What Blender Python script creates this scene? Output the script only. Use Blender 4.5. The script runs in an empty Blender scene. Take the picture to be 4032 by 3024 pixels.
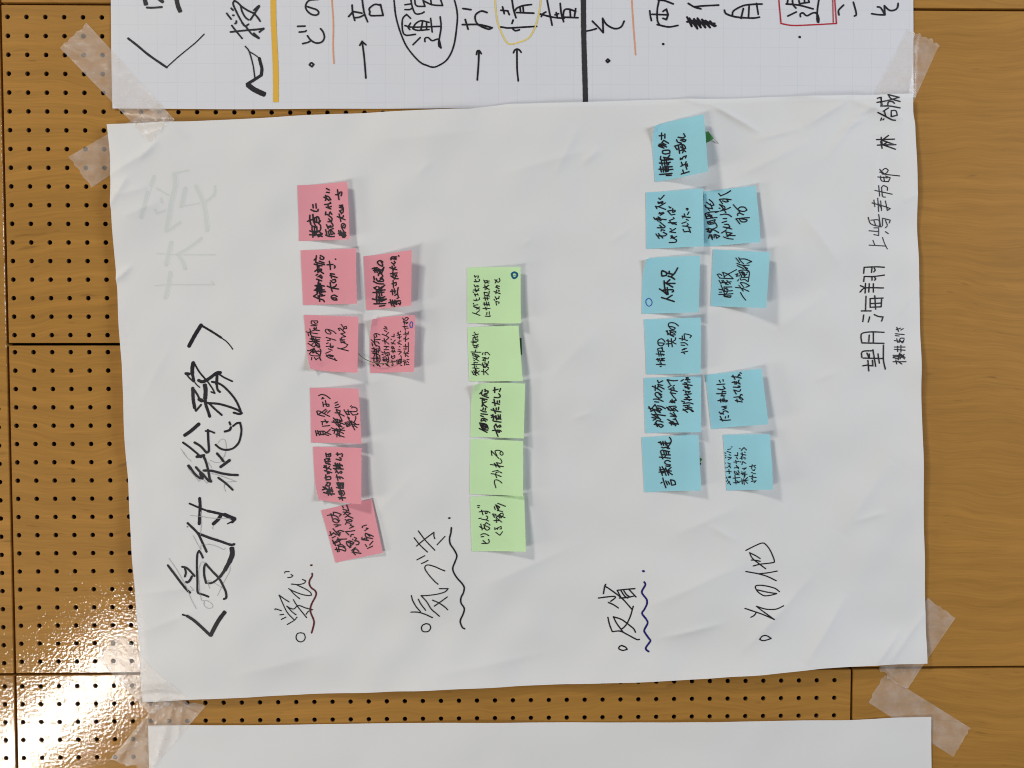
import bpy, math, random
import numpy as np
from mathutils import Matrix, Vector
sc = bpy.context.scene
COL = sc.collection
random.seed(7)
rng = np.random.default_rng(11)

# ------------------------------------------------------------------ camera
# wall plane coordinates: t = mm down the real wall (image right), s = mm to the real left (image down), h = mm off the wall
# world: X = -s, Y = into the wall, Z = up = -t ; the photograph was taken with the phone turned on its side
FPX, CX, CY = 3030.0, 2016.0, 1512.0
RA, RB, RC = 0.03259, -0.01600, -0.00096
CT, CS, CD = 657.331, 475.42, 1054.98
def _rot(a, b, c):
    ca, sa, cb, sb, cc, s_ = math.cos(a), math.sin(a), math.cos(b), math.sin(b), math.cos(c), math.sin(c)
    return (np.array([[1,0,0],[0,ca,-sa],[0,sa,ca]]) @ np.array([[cb,0,sb],[0,1,0],[-sb,0,cb]])
            @ np.array([[cc,-s_,0],[s_,cc,0],[0,0,1]]))
RM = _rot(RA, RB, RC)
Z0 = 2.0
def W(t, s, h):
    return Vector((-s*0.001, -h*0.001, Z0 - t*0.001))
def Wd(t, s, d):
    return Vector((-s, d, -t))
cam = bpy.data.cameras.new('camera'); cob = bpy.data.objects.new('camera', cam); COL.objects.link(cob)
cam.sensor_width = 36.0; cam.lens = FPX/4032*36; cam.clip_start = 0.01; cam.clip_end = 50
right, down, fwd = (Wd(*RM[i]) for i in range(3))
M = Matrix((( right.x, -down.x, -fwd.x, 0), (right.y, -down.y, -fwd.y, 0), (right.z, -down.z, -fwd.z, 0), (0,0,0,1)))
cob.matrix_world = Matrix.Translation(W(CT, CS, CD)) @ M
sc.camera = cob

# ------------------------------------------------------------------ world and lamps (an indoor hall, evenly lit)
wd = bpy.data.worlds.new('World'); sc.world = wd; wd.use_nodes = True
bg = wd.node_tree.nodes['Background']; bg.inputs[0].default_value = (0.92, 0.96, 1.0, 1); bg.inputs[1].default_value = 0.06
sc.view_settings.view_transform = 'Standard'; sc.view_settings.look = 'None'; sc.view_settings.exposure = 0.0; sc.view_settings.gamma = 1.0
sc.cycles.pixel_filter_type = 'BLACKMAN_HARRIS'; sc.cycles.filter_width = 1.05
def area(name, pos, target, sx, sy, power, col, roll=0.0):
    l = bpy.data.lights.new(name, 'AREA'); l.shape = 'RECTANGLE'; l.size = sx; l.size_y = sy; l.energy = power; l.color = col
    o = bpy.data.objects.new(name, l); COL.objects.link(o)
    p = W(*pos); d = (W(*target) - p).normalized()
    # local x of the lamp is laid along the direction roll (degrees) in the wall plane: 0 = image right, 90 = image up
    ax = Wd(math.cos(math.radians(roll)), -math.sin(math.radians(roll)), 0); ax = (ax - d*ax.dot(d)).normalized()
    z = -d; y = z.cross(ax)
    o.matrix_world = Matrix.Translation(p) @ Matrix(((ax.x,y.x,z.x,0),(ax.y,y.y,z.y,0),(ax.z,y.z,z.z,0),(0,0,0,1)))
    return o
area('hall_lamp', (-2300, -2900, 2500), (650, 470, 0), 0.65, 0.65, 128, (1.0, 0.96, 0.89), 0)
area('ceiling_lamp', (-3600, 1900, 1250), (800, 480, 0), 0.9, 0.9, 54, (1.0, 0.95, 0.86), 0)
area('cool_floor_fill', (4300, -300, 1900), (900, 450, 0), 1.3, 1.3, 122, (0.84, 0.90, 1.0), 0)  # added cool fill from below, stands in for daylight bounced off the floor
area('high_window', (-1590, 2290, 2637), (15, 985, 0), 1.25, 0.20, 48, (1.0, 0.97, 0.92), 40)

# ------------------------------------------------------------------ helpers
def ray(px, py):
    v = np.array([(px-CX)/FPX, (py-CY)/FPX, 1.0]) @ RM
    return v
def at(px, py, h=0.0):                     # pixel of the photograph -> (t, s) on the plane h mm off the wall
    v = ray(px, py); k = (CD - h)/v[2]
    return CT + v[0]*k, CS + v[1]*k
def on(px, py, H, it=4):                   # pixel -> point on the height field H(t, s)
    h = 0.0
    for _ in range(it):
        t, s = at(px, py, h); h = float(H(t, s))
    return t, s
def mk(name, verts, faces, mat, parent=None, smooth=False, kind=None):
    me = bpy.data.meshes.new(name); me.from_pydata([tuple(v) for v in verts], [], faces); me.update()
    if smooth:
        me.polygons.foreach_set('use_smooth', [True]*len(me.polygons))
    me.materials.append(mat)
    o = bpy.data.objects.new(name, me); COL.objects.link(o)
    if parent: o.parent = parent
    if kind: o['kind'] = kind
    return o
def tag(o, label, cat, group=None):
    o['label'] = label; o['category'] = cat
    if group: o['group'] = group
    return o
def noise2(seed, lam, n=10):               # smooth sum of plane waves, amplitude about 1
    r = np.random.default_rng(seed)
    a = r.uniform(0, 2*np.pi, n); L = lam*r.uniform(0.7, 1.5, n); p = r.uniform(0, 2*np.pi, n)
    kx, ky = 2*np.pi*np.cos(a)/L, 2*np.pi*np.sin(a)/L
    return lambda t, s: sum(np.sin(kx[i]*t + ky[i]*s + p[i]) for i in range(n))/math.sqrt(n)
def sstep(a, b, x):
    y = np.clip((x-a)/(b-a), 0, 1); return y*y*(3-2*y)

# ------------------------------------------------------------------ materials
def nmat(name):
    m = bpy.data.materials.new(name); m.use_nodes = True; nt = m.node_tree
    return m, nt, nt.nodes['Principled BSDF'], nt.nodes['Material Output']
def N(nt, typ, **kw):
    n = nt.nodes.new(typ)
    for k, v in kw.items():
        if k.startswith('i_'):
            n.inputs[int(k[2:])].default_value = v
        else: setattr(n, k, v)
    return n
def wood():
    m, nt, b, out = nmat('varnished_birch_plywood')
    tc = N(nt, 'ShaderNodeTexCoord'); oi = N(nt, 'ShaderNodeObjectInfo')
    sep = N(nt, 'ShaderNodeVectorMath', operation='SCALE'); nt.links.new(oi.outputs['Random'], sep.inputs['Scale']); sep.inputs[0].default_value = (3.1, 1.7, 5.3)
    add = N(nt, 'ShaderNodeVectorMath', operation='ADD'); nt.links.new(tc.outputs['Object'], add.inputs[0]); nt.links.new(sep.outputs[0], add.inputs[1])
    # slow wander of the grain across its own direction
    wn = N(nt, 'ShaderNodeTexNoise'); wn.inputs['Scale'].default_value = 3.2; wn.inputs['Detail'].default_value = 3
    nt.links.new(add.outputs[0], wn.inputs['Vector'])
    wsub = N(nt, 'ShaderNodeVectorMath', operation='SUBTRACT'); nt.links.new(wn.outputs['Color'], wsub.inputs[0]); wsub.inputs[1].default_value = (0.5,0.5,0.5)
    wsc = N(nt, 'ShaderNodeVectorMath', operation='MULTIPLY'); nt.links.new(wsub.outputs[0], wsc.inputs[0]); wsc.inputs[1].default_value = (0.10, 0, 0.10)
    wv = N(nt, 'ShaderNodeVectorMath', operation='ADD'); nt.links.new(add.outputs[0], wv.inputs[0]); nt.links.new(wsc.outputs[0], wv.inputs[1])
    def stretched(sx, sz, detail, rough=0.5):
        mu = N(nt, 'ShaderNodeVectorMath', operation='MULTIPLY'); mu.inputs[1].default_value = (sx, 1, sz); nt.links.new(wv.outputs[0], mu.inputs[0])
        n = N(nt, 'ShaderNodeTexNoise'); n.inputs['Scale'].default_value = 1.0; n.inputs['Detail'].default_value = detail; n.inputs['Roughness'].default_value = rough
        nt.links.new(mu.outputs[0], n.inputs['Vector']); return n
    g1 = stretched(70, 3.2, 4, 0.6); g2 = stretched(420, 16, 3, 0.6); g3 = stretched(7, 4, 2); g4 = stretched(130, 26, 1)
    def mapr(src, a, b_, c, d):
        r = N(nt, 'ShaderNodeMapRange'); nt.links.new(src, r.inputs['Value'])
        r.inputs['From Min'].default_value = a; r.inputs['From Max'].default_value = b_; r.inputs['To Min'].default_value = c; r.inputs['To Max'].default_value = d
        return r.outputs[0]
    def mul(a, b_):
        r = N(nt, 'ShaderNodeMath', operation='MULTIPLY'); nt.links.new(a, r.inputs[0]); nt.links.new(b_, r.inputs[1]); return r.outputs[0]
    v = mul(mul(mapr(g1.outputs[0], .3, .7, .89, 1.10), mapr(g2.outputs[0], .3, .7, .90, 1.09)), mapr(g3.outputs[0], .3, .7, .93, 1.07))
    v = mul(v, mapr(g4.outputs[0], .70, .80, 1.0, .74))          # short dark flecks
    v = mul(v, mapr(oi.outputs['Random'], 0, 1, .97, 1.03))
    cm = N(nt, 'ShaderNodeMix', data_type='RGBA'); nt.links.new(g3.outputs[0], cm.inputs[0])
    cm.inputs[6].default_value = (0.385, 0.188, 0.038, 1); cm.inputs[7].default_value = (0.360, 0.176, 0.037, 1)
    sc_ = N(nt, 'ShaderNodeVectorMath', operation='SCALE'); nt.links.new(cm.outputs[2], sc_.inputs[0]); nt.links.new(v, sc_.inputs['Scale'])
    nt.links.new(sc_.outputs[0], b.inputs['Base Color'])
    b.inputs['Roughness'].default_value = 0.55; b.inputs['Specular IOR Level'].default_value = 0.1
    b.inputs['Coat Weight'].default_value = 0.6; b.inputs['Coat Roughness'].default_value = 0.05; b.inputs['Coat IOR'].default_value = 1.6
    # orange-peel in the varnish
    o1 = N(nt, 'ShaderNodeTexNoise'); o1.inputs['Scale'].default_value = 240; o1.inputs['Detail'].default_value = 2.0; nt.links.new(tc.outputs['Object'], o1.inputs['Vector'])
    o2 = N(nt, 'ShaderNodeTexNoise'); o2.inputs['Scale'].default_value = 90; o2.inputs['Detail'].default_value = 1; nt.links.new(tc.outputs['Object'], o2.inputs['Vector'])
    b1 = N(nt, 'ShaderNodeBump'); b1.inputs['Strength'].default_value = 1.0; b1.inputs['Distance'].default_value = 0.00027; nt.links.new(o1.outputs[0], b1.inputs['Height'])
    b2 = N(nt, 'ShaderNodeBump'); b2.inputs['Strength'].default_value = 1.0; b2.inputs['Distance'].default_value = 0.00005; nt.links.new(o2.outputs[0], b2.inputs['Height']); nt.links.new(b1.outputs[0], b2.inputs['Normal'])
    nt.links.new(b2.outputs[0], b.inputs['Coat Normal'])
    return m
def plain(name, col, rough=0.7, spec=0.3):
    m, nt, b, out = nmat(name); b.inputs['Base Color'].default_value = (*col, 1); b.inputs['Roughness'].default_value = rough; b.inputs['Specular IOR Level'].default_value = spec
    return m
def paper(name, col, grid=None, see=0.09):
    m, nt, b, out = nmat(name)
    tc = N(nt, 'ShaderNodeTexCoord')
    n1 = N(nt, 'ShaderNodeTexNoise'); n1.inputs['Scale'].default_value = 9; n1.inputs['Detail'].default_value = 4; nt.links.new(tc.outputs['Object'], n1.inputs['Vector'])
    mx = N(nt, 'ShaderNodeMix', data_type='RGBA'); mx.inputs[6].default_value = (*[c*0.985 for c in col], 1); mx.inputs[7].default_value = (*[min(1, c*1.015) for c in col], 1)
    nt.links.new(n1.outputs[0], mx.inputs[0]); colout = mx.outputs[2]
    if grid:
        pitch, t0, s0, ang, gcol, strength = grid
        rt = N(nt, 'ShaderNodeVectorRotate', rotation_type='Y_AXIS'); rt.inputs['Angle'].default_value = ang; nt.links.new(tc.outputs['Object'], rt.inputs['Vector'])
        sp = N(nt, 'ShaderNodeSeparateXYZ'); nt.links.new(rt.outputs[0], sp.inputs[0])
        lines = []
        for ax, off in ((0, -s0*0.001), (2, Z0 - t0*0.001)):
            a = N(nt, 'ShaderNodeMath', operation='SUBTRACT'); nt.links.new(sp.outputs[ax], a.inputs[0]); a.inputs[1].default_value = off
            p = N(nt, 'ShaderNodeMath', operation='PINGPONG'); nt.links.new(a.outputs[0], p.inputs[0]); p.inputs[1].default_value = pitch/2
            l = N(nt, 'ShaderNodeMath', operation='LESS_THAN'); nt.links.new(p.outputs[0], l.inputs[0]); l.inputs[1].default_value = 0.00025
            lines.append(l.outputs[0])
        mm = N(nt, 'ShaderNodeMath', operation='MAXIMUM'); nt.links.new(lines[0], mm.inputs[0]); nt.links.new(lines[1], mm.inputs[1])
        ms = N(nt, 'ShaderNodeMath', operation='MULTIPLY'); nt.links.new(mm.outputs[0], ms.inputs[0]); ms.inputs[1].default_value = strength
        m2 = N(nt, 'ShaderNodeMix', data_type='RGBA'); nt.links.new(ms.outputs[0], m2.inputs[0]); nt.links.new(colout, m2.inputs[6]); m2.inputs[7].default_value = (*gcol, 1)
        colout = m2.outputs[2]
    nt.links.new(colout, b.inputs['Base Color'])
    b.inputs['Roughness'].default_value = 0.62; b.inputs['Specular IOR Level'].default_value = 0.22
    n2 = N(nt, 'ShaderNodeTexNoise'); n2.inputs['Scale'].default_value = 34; n2.inputs['Detail'].default_value = 4; nt.links.new(tc.outputs['Object'], n2.inputs['Vector'])
    bp = N(nt, 'ShaderNodeBump'); bp.inputs['Strength'].default_value = 0.6; bp.inputs['Distance'].default_value = 0.0006; nt.links.new(n2.outputs[0], bp.inputs['Height'])
    nt.links.new(bp.outputs[0], b.inputs['Normal'])
    if see > 0:
        tr = N(nt, 'ShaderNodeBsdfTransparent'); ms = N(nt, 'ShaderNodeMixShader'); ms.inputs[0].default_value = see
        nt.links.new(b.outputs[0], ms.inputs[1]); nt.links.new(tr.outputs[0], ms.inputs[2]); nt.links.new(ms.outputs[0], out.inputs['Surface'])
    return m
def note_paper(name, col):
    m, nt, b, out = nmat(name)
    tc = N(nt, 'ShaderNodeTexCoord'); n1 = N(nt, 'ShaderNodeTexNoise'); n1.inputs['Scale'].default_value = 30; n1.inputs['Detail'].default_value = 5
    nt.links.new(tc.outputs['Object'], n1.inputs['Vector'])
    mx = N(nt, 'ShaderNodeMix', data_type='RGBA'); mx.inputs[6].default_value = (*[c*0.96 for c in col], 1); mx.inputs[7].default_value = (*[min(1, c*1.04) for c in col], 1)
    nt.links.new(n1.outputs[0], mx.inputs[0]); nt.links.new(mx.outputs[2], b.inputs['Base Color'])
    b.inputs['Roughness'].default_value = 0.75; b.inputs['Specular IOR Level'].default_value = 0.15
    tl = N(nt, 'ShaderNodeBsdfTranslucent'); tl.inputs['Color'].default_value = (*col, 1)
    ms = N(nt, 'ShaderNodeMixShader'); ms.inputs[0].default_value = 0.12
    nt.links.new(b.outputs[0], ms.inputs[1]); nt.links.new(tl.outputs[0], ms.inputs[2]); nt.links.new(ms.outputs[0], out.inputs['Surface'])
    return m
def tape_mat():
    m, nt, b, out = nmat('clear_packing_tape')
    tc = N(nt, 'ShaderNodeTexCoord')
    b.inputs['Base Color'].default_value = (0.86, 0.77, 0.69, 1); b.inputs['Roughness'].default_value = 0.24; b.inputs['Specular IOR Level'].default_value = 0.9
    wv = N(nt, 'ShaderNodeTexWave'); wv.inputs['Scale'].default_value = 260; wv.bands_direction = 'DIAGONAL'; wv.inputs['Distortion'].default_value = 1.5
    nt.links.new(tc.outputs['Object'], wv.inputs['Vector'])
    nz = N(nt, 'ShaderNodeTexNoise'); nz.inputs['Scale'].default_value = 60; nz.inputs['Detail'].default_value = 5; nt.links.new(tc.outputs['Object'], nz.inputs['Vector'])
    b1 = N(nt, 'ShaderNodeBump'); b1.inputs['Distance'].default_value = 0.00008; nt.links.new(wv.outputs['Fac'], b1.inputs['Height'])
    b2 = N(nt, 'ShaderNodeBump'); b2.inputs['Distance'].default_value = 0.0011; nt.links.new(nz.outputs[0], b2.inputs['Height']); nt.links.new(b1.outputs[0], b2.inputs['Normal'])
    nt.links.new(b2.outputs[0], b.inputs['Normal'])
    mr = N(nt, 'ShaderNodeMapRange'); nt.links.new(nz.outputs[0], mr.inputs['Value']); mr.inputs['From Min'].default_value = .3; mr.inputs['From Max'].default_value = .7
    mr.inputs['To Min'].default_value = 0.17; mr.inputs['To Max'].default_value = 0.36
    tr = N(nt, 'ShaderNodeBsdfTransparent'); ms = N(nt, 'ShaderNodeMixShader')
    nt.links.new(mr.outputs[0], ms.inputs[0]); nt.links.new(tr.outputs[0], ms.inputs[1]); nt.links.new(b.outputs[0], ms.inputs[2]); nt.links.new(ms.outputs[0], out.inputs['Surface'])
    return m
MW = wood()
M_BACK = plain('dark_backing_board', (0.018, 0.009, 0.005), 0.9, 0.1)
M_BORE = plain('darkened_hole_bore', (0.13, 0.065, 0.025), 0.9, 0.1)  # bore walls coloured darker to deepen the shade inside the holes
M_MAIN = paper('white_poster_paper', (0.755, 0.752, 0.742))
M_LOW = paper('blank_poster_paper', (0.755, 0.75, 0.742))
PINK = note_paper('pink_note_paper', (0.79, 0.325, 0.375))
GREEN = note_paper('green_note_paper', (0.60, 0.84, 0.47))
BLUE = note_paper('blue_note_paper', (0.335, 0.66, 0.745))
TAPE = tape_mat()
INK = {
 'black': plain('black_marker_ink', (0.012, 0.010, 0.014), 0.5, 0.3), 'charcoal': plain('wide_black_marker_ink', (0.035, 0.033, 0.036), 0.6, 0.2),
 'darkred': plain('dark_red_ink', (0.10, 0.008, 0.010), 0.5, 0.3), 'navy': plain('navy_blue_ink', (0.012, 0.010, 0.14), 0.5, 0.3),
 'mustard': plain('mustard_marker_ink', (0.72, 0.42, 0.055), 0.6, 0.2), 'orange': plain('orange_marker_ink', (0.78, 0.30, 0.13), 0.6, 0.2),
 'yellow': plain('yellow_marker_ink', (0.75, 0.58, 0.14), 0.6, 0.2), 'red': plain('red_marker_ink', (0.45, 0.02, 0.04), 0.5, 0.2),
 'blue': plain('blue_pen_ink', (0.05, 0.10, 0.42), 0.5, 0.2), 'teal': plain('teal_pen_ink', (0.005, 0.10, 0.20), 0.5, 0.2),
 'pencil': plain('grey_pencil', (0.40, 0.40, 0.40), 0.6, 0.2), 'ghost': plain('ink_showing_through_from_the_back', (0.61, 0.625, 0.605), 0.7, 0.1), 'ghostedge': plain('blurred_edge_of_ink_from_the_back', (0.685, 0.69, 0.675), 0.7, 0.1)}

# ------------------------------------------------------------------ the wall: plywood panels with drilled holes
wall = bpy.data.objects.new('wall', None); COL.objects.link(wall); wall['kind'] = 'structure'
GAP, TH, PITCH, HR = 1.8, 14.0, 25.0, 3.25
def panel(t0, t1, s0, s1, holes=None):
    """one board; holes = (first t, columns, first s, rows)"""
    t0 += GAP; t1 -= GAP; s0 += GAP; s1 -= GAP
    V = []; F = []; idx = {}; bore = set()
    def v(t, s, h):
        k = (round(t, 3), round(s, 3), round(h, 3))
        if k not in idx:
            idx[k] = len(V); V.append(W(*k))
        return idx[k]
    def quad(a, b, c, d): F.append((a, b, c, d))
    ch = 0.5
    ti0, ti1, si0, si1 = t0+ch, t1-ch, s0+ch, s1-ch
    # chamfer and edges
    o = [(t0,s0),(t1,s0),(t1,s1),(t0,s1)]; i_ = [(ti0,si0),(ti1,si0),(ti1,si1),(ti0,si1)]
    for k in range(4):
        a, b_ = o[k], o[(k+1) % 4]; c, d = i_[(k+1) % 4], i_[k]
        quad(v(*a, -ch), v(*b_, -ch), v(*c, 0), v(*d, 0))
        quad(v(*a, -TH), v(*b_, -TH), v(*b_, -ch), v(*a, -ch))
    if not holes:
        quad(v(ti0,si0,0), v(ti1,si0,0), v(ti1,si1,0), v(ti0,si1,0))
    else:
        ht, nc, hs, nr = holes; gt0, gs0 = ht-PITCH/2, hs-PITCH/2
        c0, c1 = max(gt0, ti0), min(gt0+nc*PITCH, ti1); r0, r1 = max(gs0, si0), min(gs0+nr*PITCH, si1)
        NS = 16
        for j in range(nr):
            for i in range(nc):
                ct, cs = ht+i*PITCH, hs+j*PITCH
                a0, a1 = max(ct-PITCH/2, c0), min(ct+PITCH/2, c1); b0, b1 = max(cs-PITCH/2, r0), min(cs+PITCH/2, r1)
                cir = []; per = []; bot = []
                for k in range(NS):
                    an = 2*math.pi*(k+0.0)/NS + math.pi/4
                    x, y = math.cos(an), math.sin(an); m_ = max(abs(x), abs(y))
                    X, Y = x/m_, y/m_
                    cir.append(v(ct+HR*x, cs+HR*y, 0)); bot.append(v(ct+HR*x, cs+HR*y, -TH))
                    pt = a1-(a1-ct)*(1-X) if X > 0 else a0+(ct-a0)*(1+X); ps = b1-(b1-cs)*(1-Y) if Y > 0 else b0+(cs-b0)*(1+Y)
                    per.append(v(pt, ps, 0))
                for k in range(NS):
                    n = (k+1) % NS
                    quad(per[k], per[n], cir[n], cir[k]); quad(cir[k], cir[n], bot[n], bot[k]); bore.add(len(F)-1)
        for (a, b_, c, d) in ((ti0, ti1, si0, r0), (ti0, ti1, r1, si1), (ti0, c0, r0, r1), (c1, ti1, r0, r1)):
            if b_-a > 0.01 and d-c > 0.01:
                quad(v(a,c,0), v(b_,c,0), v(b_,d,0), v(a,d,0))
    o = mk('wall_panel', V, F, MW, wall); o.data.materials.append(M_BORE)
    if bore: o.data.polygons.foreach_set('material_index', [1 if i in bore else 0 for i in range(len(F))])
    return o
LX, RX = -9.7, 1149.7
SEAMS = [-453.5, 0.0, 455.0, 908.5, 1363.0]
FIRST = [-453.5+12, 17.6, 465.7, 925.0]
for k in range(4):
    panel(LX, RX, SEAMS[k], SEAMS[k+1], (0.0, 46, FIRST[k], 18 if k else 17))
for s0, s1 in ((-908, 0.0), (0.0, 908.5), (908.5, 1817)):
    panel(RX, RX+910, s0, s1)
# the perforated boards above (image left) are twice as wide; only a strip of them is in view
panel(LX-910, LX, -908, 0.0)
for s0, s1, f in ((0.0, 908.5, 17.6+25*1), (908.5, 1817, 925.0)):
    panel(LX-910, LX, s0, s1, (LX-14.3-25*7, 8, f, 35))
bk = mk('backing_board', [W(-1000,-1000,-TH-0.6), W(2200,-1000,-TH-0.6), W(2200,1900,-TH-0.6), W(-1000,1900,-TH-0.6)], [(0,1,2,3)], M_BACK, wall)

# ------------------------------------------------------------------ height fields of the three sheets
nA, nB, nC = noise2(1, 330), noise2(2, 130), noise2(3, 62)
nD, nE = noise2(5, 260), noise2(6, 90)
def crease(px0, py0, px1, py1, wid, amp):
    a, b_ = at(px0, py0), at(px1, py1)
    return (a[0], a[1], b_[0], b_[1], wid, amp)
CR = [crease(3270,400,3390,372,3,.8), crease(3350,470,3480,400,4,.9), crease(3300,520,3400,470,4,.7), crease(3560,480,3470,600,5,.7), crease(3420,540,3520,520,3,.6),
      crease(3620,1100,3520,1250,6,.5), crease(3500,1080,3440,1150,5,.4), crease(3610,760,3540,800,5,.5), crease(2480,900,2400,960,7,.6), crease(2250,1650,2330,1620,5,.5), crease(3200,1500,3290,1460,6,.5),
      crease(2060,970,2090,940,4,.5), crease(1700,640,1640,700,9,.6), crease(2780,2060,2900,2130,9,.6), crease(3350,2050,3480,2010,8,.6),
      crease(2770,405,2990,530,5,1.6), crease(2640,380,2790,425,7,1.2), crease(2960,560,3150,510,6,1.2), crease(3150,510,3330,400,8,1.4),
      crease(2900,700,3180,560,9,.9), crease(3010,372,3300,400,8,1.0), crease(3330,400,3560,480,9,1.0), crease(3390,440,3230,640,9,.9),
      crease(3440,600,3420,900,14,.6), crease(2360,590,2290,650,9,1.0), crease(2280,500,2180,700,14,.8), crease(1990,690,2330,590,16,.7),
      crease(2590,2500,2840,2440,9,.9), crease(2540,2380,2900,2220,22,1.0), crease(2900,2560,3200,2250,26,1.3), crease(3150,2600,3330,2330,20,1.1),
      crease(3420,2610,3540,2470,8,.9), crease(3480,2600,3640,2400,10,.9), crease(3300,2100,3500,1800,30,.9), crease(2650,2100,2900,1990,22,.8),
      crease(440,830,520,700,10,1.4), crease(450,1120,530,1050,6,1.5), crease(440,700,620,590,9,1.0), crease(560,640,640,560,6,1.0),
      crease(470,780,600,740,10,.8), crease(500,860,640,800,12,.7), crease(560,2330,820,2300,16,.8), crease(570,2480,800,2390,18,.7),
      crease(1500,1270,1700,1180,30,.8), crease(1900,2300,2250,2150,30,1.0), crease(1450,2050,1650,1850,34,.8), crease(2150,1500,2350,1300,30,.8),
      crease(3050,1300,3250,1150,24,.8), crease(3150,850,3300,1050,26,.9), crease(930,2650,1300,2560,26,.7), crease(1700,2650,2150,2560,26,.8),
      crease(620,470,760,560,6,.8), crease(1500,560,1900,520,26,.6), crease(700,1330,560,1600,30,.6)]
def creases(t, s, L):
    h = 0.0
    for (x0, y0, x1, y1, w, a) in L:
        dx, dy = x1-x0, y1-y0; L2 = dx*dx+dy*dy
        u = np.clip(((t-x0)*dx+(s-y0)*dy)/L2, 0, 1)
        d2 = (t-x0-u*dx)**2+(s-y0-u*dy)**2
        f = np.sin(np.pi*np.clip(u, 0.02, .98))**0.6
        dd = np.sqrt(d2+1.6)
        h = h + 3.1*a*f*np.exp(-dd/(w*0.5+0.9))
    return h
BOT = [at(561,2766), at(1000,2745), at(1700,2716), at(2351,2692), at(2676,2679), at(3002,2659), at(3246,2632), at(3652,2613)]
BT, BS = np.array([b_[0] for b_ in BOT]), np.array([b_[1] for b_ in BOT])
def Htop(t, s):
    return 1.7 + 0.6*nD(t, s) + 0.3*nE(t, s)
def Hmain_exact(t, s):
    e = np.interp(t, BT, BS) - s                                  # mm from the lower (image) edge
    lift = np.interp(t, [150, 260, 420, 700, 900, 1020, 1110, 1200, 1300], [0, .8, 2.0, 5, 10.0, 15, 12.0, 4.0, 0.4])*np.exp(-np.clip(e, -20, 900)/55.0)
    el = t - np.interp(s, [100, 1000], [140, 175])
    lift2 = np.interp(s, [130, 260, 560, 820, 930], [0, 1.5, 3.0, 1.6, 0])*np.exp(-np.clip(el, -20, 900)/40.0)
    return 7.4 + 1.9*nA(t, s) + 1.3*nB(t, s) + 0.55*nC(t, s) + creases(t, s, CR) + lift + lift2
TG0, SG0, GS = -60.0, 20.0, 1.5
_tt, _ss = np.meshgrid(np.arange(TG0, 1420, GS), np.arange(SG0, 1060, GS), indexing='ij')
TAB = Hmain_exact(_tt, _ss); TABL = TAB.tolist(); NTG, NSG = TAB.shape
def Hmain(t, s):
    if np.ndim(t) == 0 and np.ndim(s) == 0:
        x = min(max((float(t)-TG0)/GS, 0), NTG-1.001); y = min(max((float(s)-SG0)/GS, 0), NSG-1.001); i, j = int(x), int(y); x -= i; y -= j
        a, b_ = TABL[i], TABL[i+1]
        return (a[j]*(1-y)+a[j+1]*y)*(1-x)+(b_[j]*(1-y)+b_[j+1]*y)*x
    x = np.clip((t-TG0)/GS, 0, NTG-1.001); y = np.clip((s-SG0)/GS, 0, NSG-1.001); i = x.astype(int); j = y.astype(int); x = x-i; y = y-j
    return (TAB[i,j]*(1-y)+TAB[i,j+1]*y)*(1-x)+(TAB[i+1,j]*(1-y)+TAB[i+1,j+1]*y)*x
def Hlow(t, s):
    return 3.0 + 1.1*nA(t+500, s) + 0.6*nB(t, s+300) + 0.25*nC(t, s)

def resample(pts, n):
    p = np.array(pts, float); d = np.r_[0, np.cumsum(np.hypot(*np.diff(p, axis=0).T))]
    u = np.linspace(0, d[-1], n)
    # smooth (Catmull-like) through the measured points
    out = np.c_[np.interp(u, d, p[:,0]), np.interp(u, d, p[:,1])]
    for _ in range(6):
        out[1:-1] = 0.25*out[:-2]+0.5*out[1:-1]+0.25*out[2:]
    return out
def sheet(name, H, top, bottom, left, rightb, mat, nu, nv, parent=None):
    """Coons patch between four measured edges (pixels), laid on the height field H"""
    def conv(L): return [on(x, y, H) for x, y in L]
    T, B, L, R = resample(conv(top), nu), resample(conv(bottom), nu), resample(conv(left), nv), resample(conv(rightb), nv)
    u = np.linspace(0, 1, nu)[None, :, None]; v = np.linspace(0, 1, nv)[:, None, None]
    P = ((1-v)*T[None] + v*B[None] + (1-u)*L[:, None] + u*R[:, None]
         - ((1-u)*(1-v)*T[0] + u*(1-v)*T[-1] + (1-u)*v*B[0] + u*v*B[-1]))
    tt, ss = P[..., 0], P[..., 1]; hh = H(tt, ss)
    V = np.stack([-ss*.001, -hh*.001, Z0-tt*.001], -1).reshape(-1, 3)
    F = [(j*nu+i, j*nu+i+1, (j+1)*nu+i+1, (j+1)*nu+i) for j in range(nv-1) for i in range(nu-1)]
    o = mk(name, V, F, mat, parent, True)
    return o, np.concatenate([T, R, B[::-1], L[::-1]])

tg = at(1000+820/2.212, 730/2.212); M_TOP = paper('squared_poster_paper', (0.73, 0.735, 0.765), (0.0254, tg[0], tg[1], 0.0, (0.50, 0.53, 0.62), 0.34))
def holder(name, label, cat, px, py, group=None):
    o = bpy.data.objects.new(name, None); COL.objects.link(o); o.empty_display_size = 0.05
    o.location = W(*at(px, py), 0)
    return tag(o, label, cat, group)
def child(o, parent):
    o.parent = parent; o.matrix_parent_inverse = Matrix.Translation(-parent.location)
MAIN_TOP = [(420,489),(570,483),(723,478),(1000,466),(1226,452),(1497,441),(1850,427),(2000,409),(2294,402),(2565,393),(2904,388),(3032,382),(3416,375),(3595,368)]
MAIN_BOT = [(561,2766),(780,2754),(1000,2745),(1400,2729),(1800,2714),(2351,2692),(2676,2679),(3002,2659),(3246,2632),(3466,2620),(3652,2613)]
MAIN_L = [(420,489),(433,610),(434,750),(441,899),(452,1021),(466,1270),(479,1428),(482,1500),(497,1816),(511,2042),(524,2250),(538,2432),(551,2590),(561,2766)]
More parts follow.
